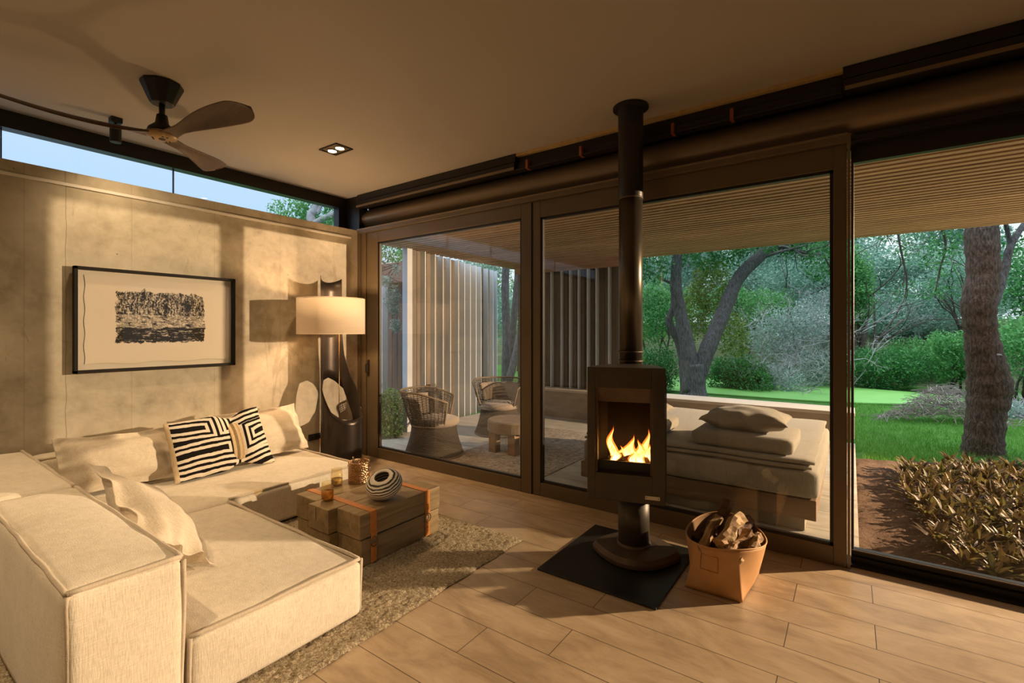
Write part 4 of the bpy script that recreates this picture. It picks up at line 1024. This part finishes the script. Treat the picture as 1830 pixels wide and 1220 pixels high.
G_grey = leafmat('leaf_grey_green', (.16, .26, .22), (.30, .42, .36), (.52, .62, .57))
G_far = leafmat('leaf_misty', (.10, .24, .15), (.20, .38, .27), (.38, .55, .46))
M_bark = mat('grey_bark', (.17, .165, .17), (.075, .068, .066), .95, scale=(7, 7, 1.6), ns=5, bs=1.0, bd=.05, lo=.35, hi=.62)
M_bark2 = mat('brown_bark', (.19, .135, .105), (.060, .038, .028), .95, scale=(9, 9, 2.6), ns=5, bs=1.0, bd=.05, lo=.35, hi=.62)
M_twig = mat('silver_twig', (.46, .46, .47), (.30, .28, .28), .9)
M_twigd = mat('dark_twig', (.06, .045, .035), (.10, .08, .06), .9)
def leaf_cloud(blobs, count, size, aspect=.5, droop=.0, shell=.45, seed=0):
    """blobs: (x, y, z, rx, ry, rz) -> arrays of rhombic, folded leaves"""
    g = np.random.default_rng(seed); w = np.array([b[3]*b[4]*b[5] for b in blobs])**.7; w /= w.sum()
    B = np.array(blobs)[g.choice(len(blobs), count, p=w)]
    d = g.normal(size=(count, 3)); d /= np.linalg.norm(d, axis=1)[:, None]; r = g.uniform(shell**3, 1, count)**(1/3)
    P = B[:, :3]+d*r[:, None]*B[:, 3:6]
    # clumping
    P += .10*np.sin(P[:, [1, 2, 0]]*9)*np.mean(B[:, 3:6])
    a = g.normal(size=(count, 3)); a[:, 2] -= droop; a /= np.linalg.norm(a, axis=1)[:, None]
    b = np.cross(a, g.normal(size=(count, 3))); b /= np.linalg.norm(b, axis=1)[:, None]+1e-9
    nn = np.cross(a, b); s = size*g.uniform(.6, 1.3, count)[:, None]
    V = np.stack([P, P+a*s*.5+b*s*aspect*.5+nn*s*.1, P+a*s, P+a*s*.5-b*s*aspect*.5+nn*s*.1], 1).reshape(-1, 3)
    return V
def leaf_mesh(name, V):
    me = bpy.data.meshes.new(name); n = len(V); nf = n//4
    me.vertices.add(n); me.vertices.foreach_set('co', V.astype(np.float32).ravel())
    me.loops.add(n); me.loops.foreach_set('vertex_index', np.arange(n, dtype=np.int32))
    me.polygons.add(nf); me.polygons.foreach_set('loop_start', np.arange(0, n, 4, dtype=np.int32)); me.polygons.foreach_set('loop_total', np.full(nf, 4, dtype=np.int32))
    me.update(calc_edges=True); return me
def branches(mb, p, d, L, r, depth, R, spread=.6, out=None):
    pts = [Vector(p)]; d = Vector(d).normalized(); k = 5
    for i in range(k):
        d = (d+Vector((R.gauss(0, .16), R.gauss(0, .16), R.gauss(.03, .12)))).normalized(); pts.append(pts[-1]+d*L/k)
    mb.tube(pts, [r*(1-.45*i/k) for i in range(k+1)], 6 if depth > 1 else 5)
    if out is not None: out.append(pts[-1]); out.append(pts[3])
    if depth > 0:
        for j in range(R.choice((2, 3, 3))):
            q = pts[R.choice((2, 3, 4, 5))]; nd = (d+Vector((R.gauss(0, spread), R.gauss(0, spread), R.gauss(.15, spread*.7)))).normalized()
            branches(mb, q, nd, L*R.uniform(.55, .8), r*.55, depth-1, R, spread, out)
def plant(name, loc, lm, blobs, count, size, stems=None, bark=None, seed=0, label=None, cat='tree', group=None, **kw):
    r = empty(name, loc, label, cat, group)
    me = leaf_mesh('foliage', leaf_cloud(blobs, count, size, seed=seed, **kw)); me.materials.append(lm)
    o = bpy.data.objects.new('foliage', me); COL.objects.link(o); o.parent = r
    if stems: stems.build('trunk', bark, r, smooth=True, world=False)
    return r
def px(x, y, t):   # a point seen at image position (x, y), t metres deep (used for measuring the garden)
    a = radians(35.4); u = (x-915)/852; v = -(y-592)/852
    return Vector((CAM[0]+t*(-sin(a)+u*cos(a)), CAM[1]+t*(cos(a)+u*sin(a)), CAM[2]+t*v))
def limb(mb, pts, rs, n=16, seed=0, sub=6):
    """smooth, slightly knobbly limb through measured points"""
    P = [Vector(p) for p in pts]; out = []; ro = []
    for i in range(len(P)-1):
        p0 = P[max(i-1, 0)]; p1 = P[i]; p2 = P[i+1]; p3 = P[min(i+2, len(P)-1)]
        for k in range(sub):
            t = k/sub; out.append(.5*((2*p1)+(p2-p0)*t+(2*p0-5*p1+4*p2-p3)*t*t+(3*p1-p0-3*p2+p3)*t**3)); ro.append((rs[i]+(rs[i+1]-rs[i])*t)*(1+.05*sin(k*2.1+i*3+seed)))
    out.append(P[-1]); ro.append(rs[-1]); mb.tube(out, ro, n)
# forked oak behind the bench
T = 11.2; tr = empty('forked_tree', (px(1240, 716, T)[0], px(1240, 716, T)[1], -.14), 'grey barked tree forking into two limbs beyond the bench', 'tree')
mb = MB()
limb(mb, [px(1243, 722, T), px(1242, 690, T), px(1240, 650, T)], [.30, .25, .24], seed=1)
limb(mb, [px(1243, 690, T), px(1262, 630, T), px(1290, 565, T+.1), px(1318, 500, T+.2), px(1350, 465, T+.3), px(1385, 440, T+.4), px(1440, 428, T+.6)], [.17, .19, .165, .15, .14, .13, .10], seed=2)
limb(mb, [px(1236, 700, T), px(1230, 630, T), px(1216, 560, T), px(1208, 510, T-.1), px(1211, 450, T-.2), px(1218, 400, T-.2)], [.20, .18, .15, .13, .11, .10], seed=4)
limb(mb, [px(1224, 720, T+.3), px(1221, 650, T+.3), px(1212, 610, T+.35), px(1196, 575, T+.4), px(1203, 545, T+.4), px(1204, 480, T+.4)], [.11, .10, .095, .09, .07, .05], 12, seed=5)
R = random.Random(3); mb2 = MB()
for q, d in ((px(1350, 465, T+.3), (1, .2, .5)), (px(1385, 440, T+.4), (.8, 0, -.2)), (px(1208, 510, T), (-1, 0, .5)), (px(1211, 450, T), (.4, -.5, .6))): branches(mb2, q, d, 1.1, .04, 3, R)
mb.build('trunk', M_bark, tr, smooth=True); mb2.build('branches', M_bark, tr, smooth=True)
def fol(parent, m, blobs, count, size, seed, name='foliage', **kw):
    V = leaf_cloud(blobs, count, size, seed=seed, **kw)-np.array(parent.location)
    me = leaf_mesh(name, V); me.materials.append(m); o = bpy.data.objects.new(name, me); COL.objects.link(o); o.parent = parent; return o
def B(x, y, t, rx, rz, ry=None): p = px(x, y, t); return (p.x, p.y, p.z, rx, ry or rx, rz)
fol(tr, G_dark, [B(1160, 470, 11, .5, .5), B(1250, 450, 11.6, .6, .45), B(1300, 455, 11.6, .45, .35), B(1350, 430, 11, .6, .3), B(1440, 445, 11.5, .55, .35), B(1470, 480, 11.8, .4, .3), B(1170, 560, 12, .4, .6), B(1300, 395, 11, 1.3, .4), B(1190, 390, 11, 1.2, .5)], 9000, .085, 11)
fol(tr, G_yel, [B(1270, 510, 12.0, .45, .7), B(1310, 600, 12.2, .4, .6), B(1240, 560, 12.3, .4, .8)], 4200, .08, 12)
# big trunk at the right
T = 6.12; b0 = px(1757, 808, T)
tr = empty('big_tree', (b0.x, b0.y, -.13), 'thick brown tree trunk rising from the lawn at the right', 'tree'); mb = MB()
limb(mb, [px(1757, 820, T), px(1757, 795, T), px(1762, 740, T), px(1768, 690, T), px(1760, 640, T), px(1752, 590, T), px(1749, 540, T), px(1757, 490, T), px(1754, 420, T), px(1756, 330, T), px(1760, 200, T)], [.245, .20, .195, .225, .19, .165, .175, .168, .165, .16, .15], 24, seed=3)
mb.build('trunk', M_bark2, tr, smooth=True)
mb = MB(); limb(mb, [px(1768, 555, T), px(1782, 530, T+.05), px(1796, 480, T+.1), px(1806, 440, T+.1), px(1830, 400, T+.1), px(1870, 340, T+.2)], [.05, .045, .045, .04, .032, .025], 12, seed=6)
mb.build('branch', M_bark, tr, smooth=True); mb = MB(); limb(mb, [px(1806, 440, T+.1), px(1800, 410, T+.1), px(1790, 370, T)], [.03, .025, .02], 8); mb.build('branch', M_bark, tr, smooth=True)
mb = MB(); kx = px(1783, 635, T-.17); mb.lathe(tuple(kx), [(.001, -.01), (.045, 0), (.03, .02), (.001, .024)], 14, sy=.5, cap=(False, False)); mb.build('knot', M_twig, tr, smooth=True)
fol(tr, G_dark, [B(1790, 440, 8, .4, .35), B(1840, 500, 8.5, .5, .6), B(1700, 440, 8.6, .45, .25), B(1760, 300, 7.0, 1.5, .5)], 2600, .075, 21)
# hanging twiggy branches in the bright gap
tr = empty('overhanging_branches', tuple(px(1640, 330, 9)), 'bare hanging branches with sparse leaves against the bright sky', 'branch'); mb = MB(); R = random.Random(9)
limb(mb, [px(1600, 380, 9), px(1607, 430, 9), px(1615, 470, 9), px(1621, 500, 9), px(1617, 530, 9)], [.022, .018, .016, .012, .006], 8)
limb(mb, [px(1660, 380, 9), px(1680, 400, 9), px(1690, 440, 9.1), px(1680, 480, 9.2), px(1672, 520, 9.2)], [.03, .025, .02, .016, .01], 8)
for q in (px(1615, 470, 9), px(1690, 440, 9), px(1621, 500, 9), px(1600, 400, 9), px(1680, 400, 9), px(1640, 390, 9), px(1570, 400, 9)): branches(mb, q, (R.uniform(-1, 1), R.uniform(-.5, .5), -.5), .45, .010, 3, R)
mb.build('twigs', M_twigd, tr, smooth=True)
fol(tr, G_dark, [B(1660, 440, 9.2, .55, .45), B(1580, 410, 9, .35, .25), B(1700, 500, 9.5, .4, .4), B(1640, 520, 9.8, .5, .2)], 1100, .06, 31)
fol(tr, G_dark, [B(1480, 440, 8.6, .35, .25), B(1540, 400, 8.6, .5, .25)], 900, .065, 32, shell=.2)
# layered bushes and woodland trees; each its own plant
def bush(x, y, t, rx, rz, m, n_, size, seed, name='bush', label='', group=None, twigs=0, tw=None, blobs=None, **kw):
    c = px(x, y, t); base = (c.x, c.y, gz(c.x, c.y))
    r = empty(name, base, label, 'bush' if name == 'bush' else 'tree', group)
    R = random.Random(seed); bl = blobs or [(c.x+R.uniform(-.55, .55)*rx, c.y+R.uniform(-.4, .4)*rx, c.z+R.uniform(-.5, .5)*rz, rx*R.uniform(.35, .6), rx*R.uniform(.35, .55), rz*R.uniform(.35, .6)) for _ in range(7)]+[(c.x, c.y, c.z, rx*.7, rx*.6, rz*.75)]
    if n_: fol(r, m, bl, n_, size, seed, **kw)
    mb = MB(); mb2 = MB()
    for k in range(3 if name != 'bush' else 4):
        a = R.uniform(0, 6.28); q = Vector(base)+Vector((.12*cos(a), .12*sin(a), -.05)); h = max(.3, (c.z-base[2]))
        branches(mb, q, (R.gauss(0, .25), R.gauss(0, .2), 1), h*.9, .02+.018*h*.6, 2, R, .5)
    mb.build('stem', tw or M_twigd, r, smooth=True)
    if twigs:
        for k in range(twigs):
            q = Vector((c.x+R.uniform(-1, 1)*rx, c.y+R.uniform(-.6, .2)*rx, c.z-rz*.6+R.uniform(0, .9)*rz)); branches(mb2, q, (R.uniform(-1, 1), R.uniform(-.4, .4), R.uniform(-.2, .8)), rx*.55, .016, 3, R, .75)
        mb2.build('twigs', M_twig, r, smooth=True)
    return r
bush(1175, 665, 12.6, .9, .75, G_dark, 7000, .07, 101, label='dark green bush left of the forked tree')
bush(1320, 665, 13.0, 1.0, .80, G_dark, 9000, .07, 102, label='dense dark green bush right of the forked tree')
bush(1180, 560, 15.5, 1.6, 1.4, G_mid, 9000, .09, 103, name='leafy_tree', label='mid green tree behind the forked tree on its left')
bush(1330, 560, 17, 1.7, 1.2, G_mid, 7000, .10, 104, name='leafy_tree', label='green tree seen between the forked limb and the pale shrubs')
bush(1400, 600, 14.5, 1.5, 1.1, G_grey, 5200, .07, 105, label='large silvery twiggy shrub in the middle of the view', twigs=26, tw=M_twig)
bush(1460, 660, 13.5, 1.1, .8, G_grey, 3000, .06, 106, label='low grey bramble in front of the silvery shrub', twigs=26, tw=M_twig)
bush(1390, 680, 12.8, .9, .55, G_grey, 2400, .06, 107, label='low grey thicket by the green pond edge', twigs=20, tw=M_twig)
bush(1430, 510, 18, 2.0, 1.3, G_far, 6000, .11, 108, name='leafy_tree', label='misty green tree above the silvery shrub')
bush(1475, 560, 16, 1.0, 1.1, G_grey, 3000, .08, 109, label='pale shrub beside the door frame', twigs=14, tw=M_twig)
bush(1560, 660, 13.5, 1.5, .85, G_dark, 11000, .07, 110, label='broad dark green bank of bushes beyond the pond')
bush(1650, 650, 14, 1.3, .9, G_mid, 8500, .075, 111, label='brighter green bushes right of the dark bank')
bush(1530, 520, 15, .75, 1.7, G_mid, 8000, .09, 112, name='leafy_tree', label='tall narrow green tree right beside the door frame')
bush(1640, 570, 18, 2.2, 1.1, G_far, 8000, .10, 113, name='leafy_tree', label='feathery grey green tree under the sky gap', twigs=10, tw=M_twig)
bush(1710, 640, 12, .8, .85, G_mid, 6500, .07, 114, label='fresh green shrub left of the big trunk')
bush(1830, 640, 10.5, 1.1, 1.1, G_mid, 8500, .07, 115, label='green shrub right of the big trunk')
bush(1860, 500, 13, 1.5, 1.6, G_dark, 8000, .09, 116, name='leafy_tree', label='dark green tree behind the right edge of the view')
bush(1720, 500, 16, 1.6, 1.3, G_far, 5000, .09, 117, name='leafy_tree', label='thin pale green tree left of the big trunk')
bush(1820, 745, 8.6, .45, .35, G_grey, 1800, .05, 118, label='small grey bush at the foot of the right shrub', twigs=10, tw=M_twig)
bush(930, 560, 19, 1.8, 1.6, G_far, 5000, .11, 119, name='leafy_tree', label='hazy green tree seen past the end of the west screen')
for i, (x_, y_, r_x, mt_, lab_) in enumerate(((10.2, 12.2, 1.2, G_mid, 'green shrub outside to the right of the big tree'), (12.4, 11.0, 1.3, G_dark, 'dark shrub farther right along the lawn'), (14.8, 9.6, 1.4, G_mid, 'light green shrub at the far right of the lawn'), (17.0, 8.0, 1.4, G_dark, 'dark shrub at the far right end of the lawn'))):
    d_ = (x_-CAM[0])*-sin(radians(35.4))+(y_-CAM[1])*cos(radians(35.4)); u_ = ((x_-CAM[0])*cos(radians(35.4))+(y_-CAM[1])*sin(radians(35.4)))/d_
    bush(915+852*u_, 592+852*.5/d_, d_, r_x, .95, mt_, 6500, .08, 130+i, label=lab_)
# group of slim dark trunks
tr = empty('slim_trunks', tuple(px(1532, 622, 17)), 'clump of slim dark stems standing behind the dark bank', 'tree'); mb = MB()
for a, b in ((1526, 1522), (1532, 1534), (1540, 1546), (1562, 1561)): limb(mb, [px(a, 625, 17), px((a+b)/2+2, 580, 17), px(b, 520, 17)], [.10, .085, .06] if a < 1550 else [.04, .035, .02], 8)
mb.build('trunks', M_twigd, tr, smooth=True)
# far woodland closing the view, and trees seen elsewhere
M_treeproto = None
R = random.Random(77); far = None
for i in range(46):
    x = -26+i*1.62+R.uniform(-.3, .3); row = i % 3; y = 23+row*5.5+R.uniform(-.6, .6)
    gap = False
    if far is None:
        far = empty('woodland_tree', (x, y, 0), None, 'tree', 'far woodland trees'); RR = random.Random(5)
        bl = [(RR.uniform(-1.4, 1.4), RR.uniform(-1, 1), RR.uniform(1.2, 4.6), RR.uniform(.8, 1.3), RR.uniform(.8, 1.2), RR.uniform(.7, 1.1)) for _ in range(12)]
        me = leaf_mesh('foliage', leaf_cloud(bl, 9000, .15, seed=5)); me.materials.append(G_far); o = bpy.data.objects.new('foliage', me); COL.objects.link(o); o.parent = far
        mb = MB(); limb(mb, [(0, 0, -.2), (.1, 0, 1.2), (-.1, .1, 2.6), (.1, 0, 4)], [.16, .13, .10, .05], 8)
        for k in range(5): branches(mb, (0, 0, 1.5+k*.4), (RR.uniform(-1, 1), RR.uniform(-1, 1), .8), 1.2, .05, 2, RR)
        mb.build('trunk', M_twig, far, smooth=True, world=False); o_ = far
    else: o_ = copy_tree(far)
    s_ = R.uniform(.8, 1.1); hgt_ = s_
    u_ = ((x-CAM[0])*cos(radians(35.4))+(y-CAM[1])*sin(radians(35.4)))/(-(x-CAM[0])*sin(radians(35.4))+(y-CAM[1])*cos(radians(35.4)))
    pxx = 915+852*u_
    if 1560 < pxx < 1720: hgt_ = .55
    if 880 < pxx < 945: hgt_ = .5
    o_.location = (x, y, gz(x, y)-.2); o_.rotation_euler = (0, 0, R.uniform(0, 6.28)); o_.scale = (s_*1.15, s_*1.15, hgt_*1.25)
    o_['label'] = 'misty woodland tree in the far belt beyond the pond'
# trees outside the left door and clerestory
tr = empty('leaning_tree', tuple(px(915, 700, 12.5)), 'slender grey trees seen through the gap beside the west screen', 'tree'); mb = MB()
limb(mb, [px(903, 705, 12.5), px(905, 600, 12.5), px(903, 500, 12.5), px(912, 400, 12.5)], [.12, .11, .10, .08], 12)
limb(mb, [px(908, 700, 12.8), px(916, 600, 12.8), px(924, 500, 12.8), px(930, 420, 12.8)], [.10, .09, .08, .06], 12)
limb(mb, [px(905, 700, 12.2), px(920, 640, 12.2), px(938, 560, 12.2), px(960, 480, 12.2)], [.10, .10, .09, .07], 12)
mb.build('trunk', M_bark, tr, smooth=True)
fol(tr, G_mid, [B(930, 590, 13, .35, .5), B(925, 500, 14, .7, .4), B(910, 420, 13, 1.2, .5)], 1500, .08, 41)
tr = empty('courtyard_tree', tuple(px(600, 470, 9)), 'bright green tree outside the corner of the clerestory window', 'tree'); tr.location.z = -.1; mb = MB()
a_ = px(585, 400, 9); limb(mb, [(a_.x+.1, a_.y, -.1), (a_.x, a_.y, 1.8), tuple(px(556, 400, 9)), tuple(px(563, 372, 9)), tuple(px(567, 320, 9))], [.13, .11, .08, .07, .05], 12)
limb(mb, [px(560, 400, 9), px(590, 385, 9), px(615, 380, 9), px(660, 400, 9)], [.06, .06, .05, .04], 10); limb(mb, [px(567, 380, 9), px(580, 360, 9), px(607, 350, 9)], [.04, .035, .03], 8)
mb.build('trunk', M_twig, tr, smooth=True)
fol(tr, G_mid, [B(520, 380, 9.2, .45, .22), B(570, 375, 9.4, .5, .30), B(605, 400, 9.2, .40, .35), B(700, 440, 9.6, .6, .35), B(640, 420, 9.6, .5, .4), B(580, 320, 9.2, .5, .2)], 6000, .07, 42)
tr = empty('olive_shrub', tuple(px(700, 560, 7.2)), 'silver leaved olive branches hanging beside the grey post', 'shrub'); mb = MB(); R = random.Random(4)
for k in range(6): branches(mb, px(712, 470, 7.3), (-.5, R.uniform(-.2, .2), R.uniform(-.7, .4)), .38, .008, 2, R)
mb.build('twigs', M_twigd, tr, smooth=True); fol(tr, G_grey, [B(703, 535, 7.2, .11, .24), B(690, 500, 7.2, .09, .09), B(708, 580, 7.2, .09, .11), B(710, 480, 7.2, .06, .09)], 1100, .05, 43, aspect=.3, shell=.05)
sb = empty('garden_shrub', tuple(px(700, 785, 6.7)), 'round green shrub outside the left end of the glass door', 'shrub'); sb.location.z = -.12; mb = MB(); R = random.Random(6)
for k in range(5): branches(mb, tuple(sb.location), (R.gauss(0, .4), R.gauss(0, .3), 1), .45, .012, 2, R)
mb.build('stems', M_twigd, sb, smooth=True); fol(sb, leafmat('leaf_shrub', (.03, .09, .025), (.09, .20, .06), (.22, .34, .15)), [B(690, 735, 6.8, .26, .22), B(700, 718, 6.8, .18, .18), B(685, 765, 6.7, .26, .20), B(690, 770, 6.6, .22, .15)], 4200, .045, 44)
# brush pile on the lawn
bp = empty('brush_pile', tuple(px(1680, 755, 8.3)), 'heap of dry grey brushwood on the lawn beside the pond', 'brush pile'); mb = MB(); R = random.Random(12); c = px(1680, 745, 8.3)
for k in range(760):
    x = R.gauss(0, .48); y = R.gauss(0, .25); hh_ = max(0, .62*math.exp(-(x*x)/.36)*R.uniform(.15, 1)); a = R.uniform(0, 3.14); dz = R.uniform(-.10, .12); L_ = R.uniform(.15, .42)
    p = Vector((c.x+x*.85+y*.4, c.y+y+x*.3, -.12+hh_)); d = Vector((cos(a), sin(a)*.6, dz/L_)); mb.tube([p-d*L_/2, p+Vector((0, 0, .04)), p+d*L_/2], [.006, .005, .002], 4)
mb.build('twigs', mat('dry_brush', (.36, .31, .28), (.20, .16, .14), .95), bp)
# lawn blades
g = np.random.default_rng(3); N = 60000
gx = g.uniform(4.4, 13, N); gy = 3.6+(g.uniform(0, 1, N)**1.4)*5.6
k_ = (gx > 4.9) | (gy > 4.1); gx, gy = gx[k_], gy[k_]; N = len(gx)
a = g.uniform(0, 2*pi, N); h_ = g.uniform(.03, .075, N); ln = g.normal(0, .02, (N, 2)); w_ = .004
base = np.stack([gx, gy, np.full(N, -.13)], 1); sd = np.stack([np.cos(a), np.sin(a), np.zeros(N)], 1)*w_
tip = base+np.stack([ln[:, 0], ln[:, 1], h_], 1)
V = np.stack([base-sd, base+sd, tip+sd*.3, tip-sd*.3], 1).reshape(-1, 3)
me = leaf_mesh('lawn_grass', V); me.materials.append(leafmat('grass_blade', (.06, .20, .02), (.12, .34, .04), (.22, .48, .09)))
o = bpy.data.objects.new('lawn_grass', me); COL.objects.link(o); tag(o, 'short green lawn grass between the planted bed and the pond', 'grass', kind='stuff')
# bronze leaved rosette plants in the bed
M_bronzeleaf = leafmat('bronze_leaf', (.022, .014, .010), (.095, .070, .022), (.20, .20, .055), .5)
nt_ = M_bronzeleaf.node_tree; oi = nt_.nodes.new('ShaderNodeObjectInfo')
rr_ = nt_.nodes.new('ShaderNodeValToRGB'); nt_.links.new(oi.outputs['Random'], rr_.inputs[0])
rr_.color_ramp.elements[0].color = (1.1, .75, .75, 1); rr_.color_ramp.elements[1].color = (1.25, 1.7, .9, 1)
q_ = rr_.color_ramp.elements.new(.5); q_.color = (2.0, 1.5, 1.25, 1)
src = [nd for nd in nt_.nodes if nd.type == 'VALTORGB' and nd != rr_][0]
mm = nt_.nodes.new('ShaderNodeMix'); mm.data_type = 'RGBA'; mm.blend_type = 'MULTIPLY'; mm.inputs[0].default_value = 1
nt_.links.new(src.outputs[0], mm.inputs[6]); nt_.links.new(rr_.outputs[0], mm.inputs[7])
nt_.links.new(mm.outputs[2], nt_.nodes['Principled BSDF'].inputs['Base Color'])
def rosette(seed):
    R = random.Random(seed); mb = MB(); nl = R.randint(16, 22)
    for k in range(nl):
        a = k*2.4+R.uniform(-.3, .3); el = R.uniform(.35, 1.4); L_ = R.uniform(.12, .21); w = R.uniform(.011, .019)
        d = Vector((cos(a), sin(a), 0)); s = Vector((-sin(a), cos(a), 0)); up = Vector((0, 0, 1)); vs = []
        M_ = 5
        for j in range(M_+1):
            t = j/M_; e = el-.6*t*t; p = d*(L_*t*cos(el)+.0)+up*(L_*(sin(el)*t-.28*t*t)+.03); ww = w*sin(pi*min(.97, .12+.88*t))**.8
            vs += [p-s*ww+up*ww*.35, p, p+s*ww+up*ww*.35]
        fs = []
        for j in range(M_): fs += [(3*j, 3*j+1, 3*j+4, 3*j+3), (3*j+1, 3*j+2, 3*j+5, 3*j+4)]
        mb.add([tuple(v) for v in vs], fs)
    mb.tube([(0, 0, -.03), (0, 0, .06)], .008, 5); return mb
protos = [rosette(200+i).build('bronze_plant', M_bronzeleaf, None) for i in range(5)]
R = random.Random(21); pts = []
def edge_x(y): return 5.13+.06*y+.20*sin(y*1.9)*.5 if y > .9 else 5.25+.0*y
tries = 0
while len(pts) < 290 and tries < 20000:
    tries += 1; x = R.uniform(5.1, 7.0); y = R.uniform(.42, 3.75)
    if x < edge_x(y)+(.25 if y > 3.2 else 0): continue
    if y < .62 and R.random() < .6: continue
    if all((x-a)**2+(y-b)**2 > .0098 for a, b in pts): pts.append((x, y))
lim = sorted(pts, key=lambda q: -(q[0]-CAM[0])**2-(q[1]-CAM[1])**2)[::-1]
for i, (x, y) in enumerate(lim):
    o = protos[i % 5] if i < 5 else protos[i % 5].copy()
    if i >= 5: COL.objects.link(o)
    o.location = (x, y, -.065); o.rotation_euler = (R.uniform(-.15, .15), R.uniform(-.15, .15), R.uniform(0, 6.28)); s_ = R.uniform(.8, 1.25); o.scale = (s_, s_, s_*1.05)
    tag(o, 'bronze and olive leaved rosette plant in the soil bed', 'plant', 'bronze leaved plants in the bed')
